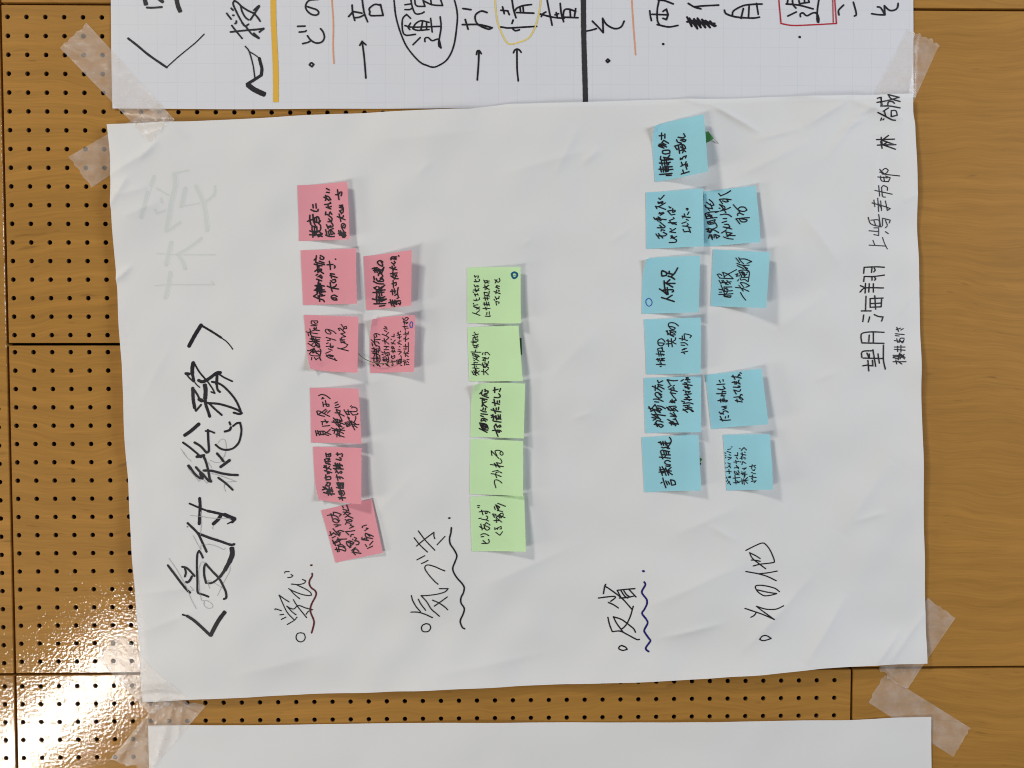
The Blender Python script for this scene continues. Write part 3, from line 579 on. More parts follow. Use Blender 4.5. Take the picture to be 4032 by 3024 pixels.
W1.9;55,56 58,64 52,66 50,58 54,55 60,56 66,59;43,72 53,82;45,80 47,89;51,69 52,80 51,84;52,72 67,71;50,78 60,78 64,83;53,86 65,91;52,82 56,90;45,96 57,99;50,93 52,104;44,103 60,103 66,102;56,96 58,112;61,95 62,108;65,93 66,102;46,108 60,112 66,116;50,105 52,116;55,106 57,118;45,122 64,122;50,118 50,130;56,118 58,130;60,118 61,130;50,133 60,130;48,140 50,143;55,136 60,142;58,134 66,145;65,115 66,128 60,138;79,35 80,38;82,36 84,40;76,41 86,43;78,46 84,50;72,57 82,61 90,66;82,60 89,52;72,75 80,76 90,84;77,68 80,84;80,76 90,66;77,90 90,91;82,95 86,90;77,99 89,99;70,105 76,108;78,103 80,112;71,112 75,113;80,108 90,106 91,113 82,115;84,108 86,116;73,120 80,118;73,125 88,125;76,122 77,130;82,120 84,130;74,128 86,130;73,140 75,138;80,136 85,142;88,118 89,130 84,136 90,144;98,63 104,64 104,56;95,70 97,72;104,76 107,73;96,80 107,84;98,84 103,78;100,97 103,92 98,90 97,95 105,96;96,103 107,105 104,100;100,100 101,108;97,115 96,121 105,114 106,119 103,122 98,124;96,132 107,131;96,140 100,142;98,128 101,140;122,48 121,50;113,54 119,60;115,51 116,55;112,60 122,57;114,66 124,64;118,62 119,70;113,80 124,85;118,74 117,84;121,76 123,75;119,90 120,92;116,98 121,100;114,103 124,105 117,112;122,115 124,120;111,127 120,127 121,136 112,138 111,127;116,128 116,137;111,132 121,132;118,125 125,125;120,140 125,142;123,122 124,134;128,12 131,18;131,18 138,10 144,13 141,16;130,22 140,18;130,24 142,24;131,20 133,30;137,28 141,26;128,36 140,35;132,34 135,46;137,40 143,40;130,57 143,55;135,50 137,62;143,50 142,58;130,70 136,68;135,64 135,77;138,72 144,68;143,80 143,105;130,90 142,90;135,84 137,98;130,97 137,98;130,108 144,110;133,102 135,118;138,108 144,104;136,112 143,118;128,130 134,133;131,126 133,141;136,128 137,139;139,125 145,126;139,139 145,139;140,130 144,134
#E ring_mark blue
@1400 1235 .69125
W1.8;151,22 147,30 149,38 153,39 155,30 154,24 151,22
#F note_writing black
@1190 1515 .69125
W2.3;44,29 52,26 64,29 75,37;52,38 58,36 54,34;55,46 57,58;57,52 71,52 72,57 66,57 64,50 62,42;64,65 55,72 42,80 39,71 45,70 60,78 74,85;42,80 60,85;60,76 67,69;68,76 75,69;51,99 70,99 66,103 64,98 61,94;54,100 54,108;55,112 74,110;36,124 39,138;38,133 44,130;41,124 46,137;43,126 60,126 62,134 46,136;48,126 50,136;55,126 57,136;60,133 70,126 76,120;62,128 77,135;60,134 71,138;88,49 95,46;90,55 98,52;89,61 96,61 102,57;89,75 100,75 103,70 92,66 96,74 114,84;98,77 105,90 108,98 100,99;84,89 95,102;80,100 92,102;84,96 92,106;88,92 104,96;92,100 108,104 114,107;94,92 98,110;100,94 104,106;93,108 108,114;96,104 106,112;79,116 88,122 86,132;80,117 92,122 96,130;82,124 90,124;92,118 100,128;96,120 104,124;98,112 104,122 113,116;100,122 115,124;100,126 112,132;91,134 100,132;94,142 93,134;100,130 102,141;96,136 114,142;131,58 133,56;134,62 136,60;136,59 145,61 149,66 147,71 138,72;139,81 148,80 151,78 150,76;113,67 122,81;120,72 135,71;119,78 128,80;124,67 127,80;130,72 137,81;123,86 128,96 143,122;123,86 128,90;116,102 122,113;122,113 130,110 126,100 116,102;119,106 124,104;121,110 128,106;132,97 135,106;132,97 140,102;140,102 145,92 145,85;133,106 154,107;136,110 140,112;142,110 149,115;140,102 145,104
#G note_writing black
@1190 1750 .69125
W2.9;63,25 65,36;64,30 72,27;69,34 76,34 76,26 70,30;60,43 62,50 70,46 68,40 60,43;70,46 74,44 72,39;70,50 75,49;64,53 64,55;68,53 70,57;72,55 75,58;59,60 62,65;58,65 70,68 77,71;64,60 66,72;70,67 73,63;60,74 79,80;67,78 68,83;70,78 72,82;63,86 64,100;61,94 72,90;66,99 75,98 76,92 72,90;66,106 75,108 72,116 63,114 68,108;56,118 62,124;61,118 66,125;54,126 60,124;57,133 70,136 86,137;66,130 70,140;72,120 74,135;78,120 80,132;65,124 80,126;70,130 78,140;68,128 82,130;91,28 102,28;94,24 95,32;106,26 108,30 107,35;91,42 104,46 104,40 100,38;84,60 96,64;88,53 92,66;94,54 98,70;100,54 102,70;84,68 110,70;90,58 108,60;95,62 104,68;104,58 108,62;88,72 100,66;90,79 92,74 97,82 104,76 107,79 104,82;92,86 96,101;91,92 104,92 110,96;102,97 98,92;92,108 108,108;94,112 100,122;92,120 110,122;100,108 102,124;106,110 110,120;96,106 98,122;103,112 104,122;111,108 110,122;97,130 110,128;98,132 100,138 108,136 104,130;102,126 103,136;110,128 114,136 110,140;97,146 116,147;104,140 108,153;100,150 108,146;104,130 106,145
#H note_writing black
@1240 1960 .69125
W2.4;34,49 45,48 58,52 64,58;43,44 47,58;50,48 50,40;50,40 60,42 71,47 66,52;60,62 65,68 60,71 50,67 48,62 54,59 67,64;52,76 70,77;56,82 62,80 60,76;49,87 66,107;41,95 45,105;40,105 50,100;47,112 55,108;50,98 58,104;58,98 62,94 70,92 78,95;64,96 68,104;62,104 70,98;48,118 52,128;50,126 62,118;56,126 70,118;62,112 66,120 70,130 74,130;60,116 86,115;60,132 68,130;55,143 70,143 82,147 84,142 76,136 64,134 66,148;58,138 62,149;76,132 82,136;50,122 56,132;74,23 77,28;76,32 88,36;86,20 92,38;78,48 88,36;76,40 90,42 96,45 92,47;82,55 90,50 84,46;90,52 103,58;82,62 90,65 98,68 101,64 92,61 86,66 88,71;83,75 86,70 94,72;98,74 96,78;96,78 105,81 94,86;108,92 96,94 83,95 92,104;97,109 99,103 105,103;103,115 103,117;107,110 113,113 108,120 116,120 120,124 118,129 112,130;86,122 96,120 106,125 94,135 86,128 86,122;90,124 104,128;96,122 96,134;94,138 98,136;100,145 110,137;103,144 112,141 119,147;105,148 106,143;101,149 125,152;104,150 110,156;140,77 130,80 129,84;140,85 145,86 136,92;159,107 150,103 138,99 137,104 142,110 157,113;144,102 150,107;128,110 128,116 146,118;140,110 142,118;128,116 138,112;158,120 149,130;137,129 141,134;143,139 157,133
#K note_writing black
@1810 1040 .69125
W2;35,132 55,139;44,134 53,126;39,116 54,122;38,115 48,118;46,122 54,116;38,112 49,110;37,106 38,108;38,97 42,99 53,96 53,91;45,94 45,99;40,83 48,82;41,80 43,87;48,80 50,84;36,75 38,77;37,70 52,71;42,66 44,75;46,74 52,66;39,56 42,62 48,58 51,60 48,62;39,47 45,48 53,46 53,41;42,41 45,47;40,31 42,36;41,34 47,32;51,32 49,38;69,141 82,142 82,139;74,131 73,137;80,129 80,136;63,120 82,120;71,123 73,124;70,117 72,119;64,108 80,110;66,103 68,113;72,102 74,113;78,103 80,112;64,92 80,92;68,88 70,98;74,88 76,97;66,76 68,85;68,85 78,83 80,73;67,76 76,78;72,84 81,87;64,63 76,60;68,56 69,69;70,62 80,69;76,57 79,58;72,60 73,68;65,43 69,52;68,45 80,46;70,50 79,51;74,44 75,50;100,111 98,101 107,103 106,107;93,95 95,98;96,88 100,96;98,92 106,93 107,87;93,74 110,80;100,70 98,80;106,74 108,72 104,70;97,62 107,66;100,60 104,66;108,60 100,58;95,42 104,49 109,44 107,38;96,51 101,42
#K ring_mark teal
@1810 1040 .69125
W4;149,22 142,25 143,34 148,38 155,34 156,26 149,22;W1;146,32 153,29
#L note_writing black
@1810 1275 .69125
W1.9;31,48 45,50;36,38 36,57;38,46 49,46 49,42;40,22 39,24;42,26 43,29;35,31 50,27;37,36 48,35 47,32;40,33 43,42 48,40;47,64 39,63 39,57 45,58 50,60;44,62 46,57 50,55;31,75 56,76;43,69 42,75;34,79 48,84 53,88;36,79 36,85 46,88;40,80 44,86;38,97 40,99;38,103 48,104;36,91 46,96 52,100;44,90 50,88;43,96 48,90;33,109 56,109;39,106 40,120;44,113 45,116;35,119 52,120;42,120 46,126;33,128 38,138;38,126 40,133;44,127 43,136;38,137 46,140;42,122 43,139;46,130 52,138;53,127 46,134;46,130 46,134;58,128 70,131 77,138;64,122 65,138;68,130 78,121;58,111 66,110;61,105 64,118;64,112 70,118;66,104 68,106;70,108 74,116 78,118;78,101 74,112 66,118;70,105 76,112;61,91 68,90;68,90 62,98;62,98 69,100 68,90 75,94 78,90;61,82 63,77;69,83 68,77 74,76 81,83
#M note_writing black
@1830 1495 .69125
W2.8;47,28 46,41 64,49;40,38 46,32;54,26 56,28;54,31 55,32;52,40 60,42;54,38 62,36 63,31 58,30;42,50 60,54;47,50 48,72;50,54 53,57;46,72 50,64 58,60;48,66 60,75;43,83 50,87 58,88;50,77 49,82;56,78 55,83;44,93 61,95;43,98 50,101;45,107 44,113 52,111 50,106 45,107;52,110 57,114;52,105 61,110;39,133 60,144;40,118 48,134 62,138;40,118 52,120 60,124 63,134;46,122 56,124 58,132 50,132 46,122;50,126 56,130;44,126 60,130;77,29 90,26;81,21 81,35;97,24 94,32;80,48 92,49 96,44 92,38;75,62 86,65 94,67;79,53 82,71;88,58 88,62;94,57 94,62;71,82 85,86 98,88;77,78 83,92;85,77 85,82;92,75 91,82;71,97 84,102;76,95 78,108;72,103 80,100;77,108 78,113 98,116;84,98 86,108;90,96 92,108;96,96 96,106;82,104 98,108;86,110 96,100;81,126 84,121 88,130 95,124 98,128 94,130;79,128 90,155;75,139 92,138 99,141;86,142 94,144 92,138
#N note_writing black
@1830 1720 .69125
W2.1;74,51 72,38 93,59;88,52 83,42 84,38 93,37 103,42 104,48 100,50 96,46 97,41;70,75 105,81;80,72 86,82;80,72 96,84;96,84 86,70;86,70 98,72 101,67 97,60;76,94 91,91;101,98 94,95 86,97 84,103 87,111;72,100 84,102 99,108;85,139 81,125 82,118 88,117 96,121 101,126
#O note_writing black
@1830 1945 .69125
W2.1;34,32 40,32;36,37 38,37;39,49 50,47 62,48 68,52;45,44 49,57;60,48 60,53 56,54 55,50;38,67 44,66;46,69 58,71 64,74;58,71 62,64 58,60;43,82 47,98;40,89 47,93 55,94;50,84 56,87 66,92 66,96 60,99 54,94 53,86 58,78 68,85;43,112 48,109 56,109 65,114;44,117 51,116;46,135 62,135 66,130 64,124;49,127 58,135;80,35 82,43;83,30 88,40 92,46 102,48;86,36 92,42 88,46;86,32 94,38;89,26 110,34;84,30 94,36;79,73 92,73;85,70 86,78;86,66 100,77;75,55 80,64;75,55 84,56;78,60 86,60;84,66 94,56 102,52 104,58 98,66;92,58 109,65;90,62 100,64;96,54 94,66;81,92 81,97 90,92;90,92 98,89 99,95 95,96;90,92 88,97;84,105 95,113 102,103
#a note_writing black
@2530 450 .69125
W3;45,58 56,57;52,50 52,68;61,53 61,64;44,86 59,91;44,86 48,80 66,88;53,77 64,82;53,77 58,70 71,78;48,84 56,86;56,98 55,104 62,107 75,105 74,97 62,97 56,98;50,114 49,122 58,124 84,121;58,116 62,122;58,116 70,118 84,121;75,110 64,124;46,132 60,132 77,129;52,126 54,138;60,128 62,138;66,126 68,138;72,130 72,136;47,163 82,159;66,165 80,164;45,149 60,148;49,142 52,156;56,142 58,156;60,142 82,141;62,150 84,148;62,142 64,155 72,152 70,142;66,145 68,154;112,53 116,60 110,64 97,62;93,69 96,75 106,78;104,70 114,74 118,70 112,68 104,70;88,86 94,84 103,82;89,86 94,95 100,92;98,85 102,105;104,88 110,92;108,82 114,84 118,92 112,94 108,82;104,98 118,92;110,104 112,96 118,101;106,80 110,90;104,118 108,120 112,115 120,112 118,118;104,122 110,120;107,129 110,137;106,140 114,136 123,134;120,128 118,134 122,148;122,134 124,140;107,161 128,155;111,150 113,156
#b note_writing black
@2530 740 .69125
W2.5;44,27 48,31 59,19;35,49 39,56;35,50 44,50 62,40;42,50 63,58;42,37 44,42 56,38;42,40 55,36;50,40 54,42;44,70 56,66;48,74 58,68;46,66 52,72;30,80 34,86;36,84 42,90;38,82 48,88;42,78 44,86;46,80 50,88;32,84 45,84 64,86;40,108 58,108 61,104 46,92;46,101 54,108;50,117 51,113 60,115;36,125 45,137;43,124 55,136;40,130 60,130 66,125 56,120;72,50 73,52;75,54 77,52;82,55 82,66 88,64 87,60 68,62 78,73;78,73 88,71;70,94 92,94;73,88 86,83 84,80;73,88 78,94 92,99;76,92 82,98 90,94;75,110 78,112;90,110 74,119;74,119 90,121;77,130 82,136 93,131;77,136 84,134 80,129;73,148 90,147 93,141 80,134;119,56 121,60 124,57 121,55 119,56;126,65 122,72;113,70 115,75;107,76 118,79 129,80;109,81 112,76;119,85 124,88;107,96 118,92;109,103 118,104 131,108;118,104 124,100 122,97;110,112 113,119;113,119 126,118 130,121 128,115 125,108
#c note_writing black
@2750 730 .69125
W2.5;55,21 60,27;60,27 75,21 87,14;57,36 72,35 88,37;57,37 65,48;65,40 75,43 81,41 76,37;57,49 65,58 74,71;57,50 70,55 71,61 65,62;58,67 76,62 86,57;56,59 58,60;59,77 72,75 82,77 89,82;67,87 76,87;64,98 76,94;67,110 78,112 90,116;71,103 80,103 85,110 76,115;63,127 75,119;74,124 91,128 82,133 76,136;74,124 80,138;80,134 99,135;68,138 80,143 94,145;29,37 37,43 42,51 34,52 22,44;18,52 21,58;21,58 38,61 32,48;24,58 30,66;19,74 30,70 54,68 46,71;18,75 22,88;21,88 50,84;24,76 34,84;28,74 38,84;24,82 36,78;24,96 45,90 44,94;24,96 28,103 42,101;30,94 34,102;28,99 40,97;21,116 30,122;26,114 38,116 50,110 48,102 42,96;26,114 30,124 38,116;24,123 32,127;32,127 40,118 55,126;30,132 28,142;32,132 38,146;36,132 38,142;42,132 43,141;45,131 58,136 50,142 46,132;94,50 108,64 122,68 131,64 125,57 114,56 108,60;108,64 112,72 122,77;112,72 106,74 106,79;112,102 101,88;101,88 118,86 137,85;110,88 116,96 128,96 131,91 116,88
#d note_writing black
@2520 1000 .69125
W3.2;60,60 59,50 61,45 72,50;72,50 72,58 61,60;73,52 89,55;80,47 80,53;77,60 88,64 95,69;86,61 95,52 103,38;66,73 68,90 74,110;68,78 76,82 90,90;72,79 82,70;76,80 96,80;54,95 65,102 74,109;75,91 78,110;64,98 90,97 92,102 89,103;60,118 95,129;75,121 89,112
#d ring_mark blue
@2520 1000 .69125
W1.8;24,120 17,126 18,136 25,142 32,138 34,130 30,123 24,120
#e note_writing black
@2780 980 .69125
W2.2;31,70 38,69 44,73;31,70 38,80;38,80 75,82;46,64 52,78;46,64 62,70 75,81;50,76 64,68 84,57;36,86 42,96;44,86 46,92;48,86 56,98;58,86 68,96;40,93 70,90;50,90 62,98;36,110 46,112;38,118 44,118;36,124 52,124 75,122;42,99 52,122;50,104 52,116;52,116 74,114;50,104 72,104;54,108 62,112;58,106 60,112;52,128 56,122;52,130 58,128 70,128 68,132 54,130;50,128 60,118;82,25 92,38;90,24 94,32 103,41;94,28 108,28 125,35 113,40;85,40 100,45 118,45;86,46 103,54;100,46 114,54;90,60 104,58 118,61 112,66;90,60 98,76;82,70 88,68 84,75 92,74;94,64 104,64 108,74;98,66 106,72;100,62 106,76;96,72 112,70;97,78 118,78;106,52 118,62 119,70 116,90;116,90 105,83 98,86 94,80;88,88 90,84;82,105 100,108 118,116;91,99 103,115;95,93 105,106;96,92 108,94 120,101 110,105;96,119 102,130 110,140
#f note_writing black
@2520 1245 .69125
W2.3;50,74 64,75 65,78 58,82 50,79 49,68 57,63 63,65 68,72;48,90 49,97;48,90 58,88 62,94;50,96 66,98;60,86 62,96;44,104 66,106;50,100 52,110;56,100 58,110;62,104 64,108;45,119 54,120;47,116 50,124;52,116 56,125;57,116 67,116;60,116 58,122 67,122;62,116 63,122;54,128 59,129;45,132 69,133;55,137 58,138;78,28 90,30 96,33 92,37 84,35 78,26 80,19 90,18 98,21 105,27;71,41 80,50 92,57;74,40 76,52;80,40 96,42 97,46;82,42 84,54;84,44 94,48;84,52 96,52;72,68 86,70;71,77 84,76;76,64 78,84;85,62 88,85;97,60 96,66 90,70 90,73 98,77;107,62 118,64 129,68;115,55 115,67;122,65 120,52 122,49;122,49 135,52 140,55 136,60;111,74 122,74 130,80;112,80 121,81;113,100 130,97;119,100 122,104;115,94 120,90 127,89;116,92 122,92
#g note_writing black
@2520 1475 .69125
W2.6;48,16 51,23;51,23 62,17;49,27 62,30;34,32 50,40 60,48;42,30 42,44;48,40 50,31;50,31 66,40;52,53 60,62 54,65 45,60 42,53 48,49 60,56;38,68 50,68 64,74;41,75 52,76;24,92 40,96 56,105;25,88 32,101;30,101 42,96;42,82 34,92;48,86 60,88 70,94;46,94 52,100 60,96 52,92 46,94;42,84 56,104;32,108 50,120;33,117 44,120;36,125 44,122;40,100 50,116 57,124;36,110 50,110 70,113;42,114 48,118;39,136 58,136 64,140 58,144 50,138 44,132 48,126 63,130;42,132 48,142;74,14 90,17 102,16;74,14 82,27;77,35 85,30;90,32 94,30;79,40 102,47;84,38 92,36 93,42 84,46;83,50 98,53;84,50 93,63;95,64 100,71 86,77;84,72 96,78;88,68 90,78;82,76 96,72;73,90 80,97;76,90 84,100;80,88 98,87;82,90 94,100;78,97 96,100;92,92 104,101;100,90 90,96;83,106 98,115;98,115 84,114;92,104 100,116;91,122 98,124;96,119 105,136 88,131;76,123 96,134;84,128 86,138;90,128 97,140;80,132 98,138;132,6 126,8 132,10;124,14 136,14;126,10 130,16;130,20 136,21;112,18 118,14;117,26 142,30;122,22 128,24;122,32 134,40;123,36 136,37;130,30 132,40;118,43 120,44;124,45 126,52;126,47 137,47 132,50;122,56 140,53;130,58 136,63 124,64;121,69 141,69;126,64 136,72;114,73 122,76;119,80 134,78 145,81;119,86 136,84;130,88 142,92;118,95 130,104;124,90 134,94 144,102;118,98 136,95 146,101
#h note_writing black
@2760 1450 .69125
W2.5;43,44 64,43;49,33 52,38;59,31 60,35;45,56 56,58 65,55 60,49;42,69 67,69;56,70 58,62 67,64;54,75 64,75;56,72 62,76;46,88 62,86 72,88 70,91 64,90 62,80;52,84 54,92;57,83 60,91;57,105 70,103;60,113 70,108 62,106;50,119 55,125;60,124 62,118 68,116 75,120;62,125 56,122;53,140 66,142 81,141;53,131 60,144;67,136 68,132;75,134 76,129;83,23 98,24 109,27;86,19 92,30;100,22 103,16 106,20;106,12 109,14;84,38 96,38 106,43 104,40;90,36 92,43;95,36 96,43;103,32 100,40;88,51 104,52 106,49 101,48;96,70 89,59;89,59 104,63 108,58;106,77 109,71 113,73;90,79 106,78 115,85 111,87;94,88 113,92;98,84 100,92;104,80 108,84
#i note_writing black
@2520 1700 .69125
W2.7;57,140 60,138;62,126 66,140 71,153;70,134 75,145;76,135 81,143;83,131 94,134 97,144 87,146 83,131;52,110 64,108;53,104 68,102;54,96 56,104 61,119;60,95 66,106 71,119;64,108 70,98;70,100 78,118;62,112 72,106 85,107;72,108 84,97;72,106 88,117;70,93 80,94 82,90 74,89 68,86 68,80 76,78 82,81;53,69 66,70 82,72;58,60 62,74;66,70 70,64;56,54 60,50 80,54;56,54 60,62 82,63;64,52 66,62;70,54 72,62;76,54 78,62;50,29 60,31;55,27 58,36;62,26 64,37;68,26 70,36;60,32 72,30;59,42 62,44;64,44 70,42 76,46;80,46 74,40 72,32 82,30;80,15 84,22 83,30 76,40
#j note_writing black
@2820 1700 .3966
W1.1;13,33 15,34;13,37 15,38;13,42 15,40;13,47 14,50;14,55 15,57;15,62 15,63;16,71 17,73;16,78 18,75;24,24 25,24;18,28 23,27;17,31 23,33;20,36 23,37;18,40 24,41;19,44 23,42;18,49 23,51;17,56 22,54;20,52 23,57;17,62 24,63;20,59 21,66;19,71 23,70;20,72 23,72;19,77 23,83;18,81 21,78;34,33 34,38 29,37;32,40 34,43;28,48 36,47;31,45 32,50;29,57 36,56;32,53 35,58;33,54 36,58;29,62 30,66 37,68;35,61 37,65 33,66;31,63 33,64;27,73 38,72;30,68 31,76;28,80 37,80;31,76 32,82;33,77 37,80;37,26 38,27;40,30 41,28 44,25 48,29;39,35 47,37;41,33 42,39;45,32 46,33;38,42 46,41;40,39 41,44;45,43 47,43;38,47 39,48;41,52 42,47 47,50;44,60 48,57;42,58 48,57;40,66 49,67;41,63 42,68;44,64 45,72;46,63 46,70;38,78 51,76;41,74 42,82;44,74 45,83;46,77 50,81;50,72 46,76;53,55 62,53;57,52 56,58;60,55 62,57;57,60 60,61 61,59;56,64 58,65;53,70 63,72;57,68 58,73;59,66 62,66;56,78 63,77 60,80;58,76 56,73
'''
def smooth_path(p, w):
    """Catmull-Rom through the points, keeping sharp corners sharp"""
    n = len(p)
    if n < 3: segs = [list(range(n))]
    else:
        segs = []; cur = [0]
        for i in range(1, n-1):
            cur.append(i)
            a, b_ = p[i]-p[i-1], p[i+1]-p[i]
            c = np.dot(a, b_)/(np.linalg.norm(a)*np.linalg.norm(b_)+1e-9)
            if c < 0.12: segs.append(cur); cur = [i]
        cur.append(n-1); segs.append(cur)
    out = []
    for sg in segs:
        q = [p[i] for i in sg]; ww = [w[i] for i in sg]
        res = []
        if len(q) < 3:
            L = np.linalg.norm(q[-1]-q[0]); m = max(1, int(L/5)); res = [(q[0]+(q[-1]-q[0])*k/m, ww[0]+(ww[-1]-ww[0])*k/m) for k in range(m+1)]
        else:
            e = [2*q[0]-q[1]]+q+[2*q[-1]-q[-2]]
            for i in range(1, len(e)-2):
                L = np.linalg.norm(e[i+1]-e[i]); m = max(3, int(L/6))
                for k in range(m):
                    t = k/m; t2, t3 = t*t, t*t*t
                    pt = 0.5*((2*e[i])+(e[i+1]-e[i-1])*t+(2*e[i-1]-5*e[i]+4*e[i+1]-e[i+2])*t2+(-e[i-1]+3*e[i]-3*e[i+1]+e[i+2])*t3)
                    res.append((pt, ww[i-1]+(ww[i]-ww[i-1])*t))
            res.append((q[-1], ww[-1]))
        out.append(res)
    return out
def parse():
    secs = []; cur = None; W_ = 1.0
    for line in STROKES.strip().split('\n'):
        line = line.strip()
        if not line: continue
        if line[0] == '#':
            k, n, c = line[1:].split(); cur = (k, n, c, []); secs.append(cur)
        elif line[0] == '@':
            a = line[1:].split(); org = (float(a[0]), float(a[1]), float(a[2]))
        else:
            for st in line.split(';'):
                pts = []; ws = []
                for tok in st.replace(',', ' ').split(' '):
                    if not tok: continue
                    if tok[0] == 'W': W_ = float(tok[1:])
                    else: pts.append(float(tok)); 
                    if tok[0] != 'W' and len(pts) % 2 == 0: ws.append(W_)
                if len(pts) >= 4:
                    p = np.array(pts).reshape(-1, 2)/org[2]+np.array(org[:2])
                    cur[3].append((p, np.array(ws)/org[2]))
    return secs
lift_i = 0
def split(key, name, colr, strokes):
    if name == 'title_writing':
        cuts = [1395, 1655, 1950, 2150, 2375]; g = {}
        for st in strokes: g.setdefault(int(np.searchsorted(cuts, st[0][:,1].mean())), []).append(st)
        return [(key, 'bracket_mark' if k in (0, 5) else 'title_character', colr, g[k]) for k in sorted(g)]
    if name == 'name_writing':
        c1 = [426, 500, 620, 722, 778, 838, 931, 1010, 1160, 1290, 1354]; c2 = [1307, 1328, 1357, 1393]; g = {}
        for st in strokes:
            x, y = st[0].mean(0)
            k = 50+int(np.searchsorted(c2, y)) if (x > 3505 and y > 1280) else int(np.searchsorted(c1, y))
            g.setdefault(k, []).append(st)
        return [(key, 'name_character', colr, g[k]) for k in sorted(g)]
    if name in ('top_writing', 'orange_line'):
        n = len(strokes); par = list(range(n))
        def fnd(i):
            while par[i] != i: i = par[i]
            return i
        dense = [np.concatenate([np.linspace(p[i], p[i+1], 8) for i in range(len(p)-1)]) for p, w in strokes]
        for i in range(n):
            for j in range(i):
                d = np.sqrt(((dense[i][:, None]-dense[j][None])**2).sum(-1)).min()
                if d < 14: par[fnd(i)] = fnd(j)
        g = {}
        for i in range(n): g.setdefault(fnd(i), []).append(strokes[i])
        return [(key, 'written_character' if name == 'top_writing' else name, colr, v) for v in g.values()]
    if colr == 'ghost':
        return [(key, name, 'ghostedge', [(p, w*1.15) for p, w in strokes]), (key, name, 'ghost', [(p, w*0.72) for p, w in strokes])]
    return [(key, name, colr, strokes)]
for key, name, colr, strokes in [q for sec in parse() for q in split(*sec)]:
    P, parent = SURF[key]; V = []; F = []
    rr = random.Random(hash(name) % 1000 if False else len(strokes))
    for p, w in strokes:
        lift_i = (lift_i+1) % 40
        off = 0.26+lift_i*0.004 if 'ghost' not in colr else (0.13 if colr == 'ghostedge' else 0.17)
        if np.linalg.norm(p[-1]-p[0]) < 3.0 and len(p) == 2: p = np.array([p[0]-(0.6, 0), p[1]+(0.6, 0)])
        w = w.copy(); big = w.mean() > 12
        for res in smooth_path(p, w):
            pts = [r_[0] for r_ in res]; n = len(pts); base = len(V)
            if n < 2: continue
            for i, (pt, wd_) in enumerate(res):
                d = pts[min(i+1, n-1)]-pts[max(i-1, 0)]; d = d/(np.linalg.norm(d)+1e-9); nn = np.array([-d[1], d[0]])
                hw = wd_*0.64*(1+rr.uniform(-.05, .05))*(0.98 if big else 1)
                for sg in (-1, 1):
                    q = P(*(pt+nn*hw*sg)); V.append(W(q[0], q[1], q[2]+off))
                if i: F.append((base+2*i-2, base+2*i, base+2*i+1, base+2*i-1))
            if not big or colr == 'black':
                for (pt, wd_), sgn in ((res[0], -1), (res[-1], 1)):     # round ends
                    j = 0 if sgn < 0 else n-1; a, b_ = (pts[0], pts[1]) if sgn < 0 else (pts[-2], pts[-1])
                    d = (b_-a)/(np.linalg.norm(b_-a)+1e-9)*sgn; nn = np.array([-d[1], d[0]]); c0 = len(V); hw = wd_*0.64
                    fl = 0.55 if big else 1.0
                    for k in range(7):
                        an = math.pi*(k/6-0.5); q = P(*(pt+d*math.cos(an)*hw*fl+nn*math.sin(an)*hw)); V.append(W(q[0], q[1], q[2]+off+0.002))
                    F.append(tuple(range(c0, c0+7)))
    o = mk(name, V, F, INK[colr]); child(o, parent)

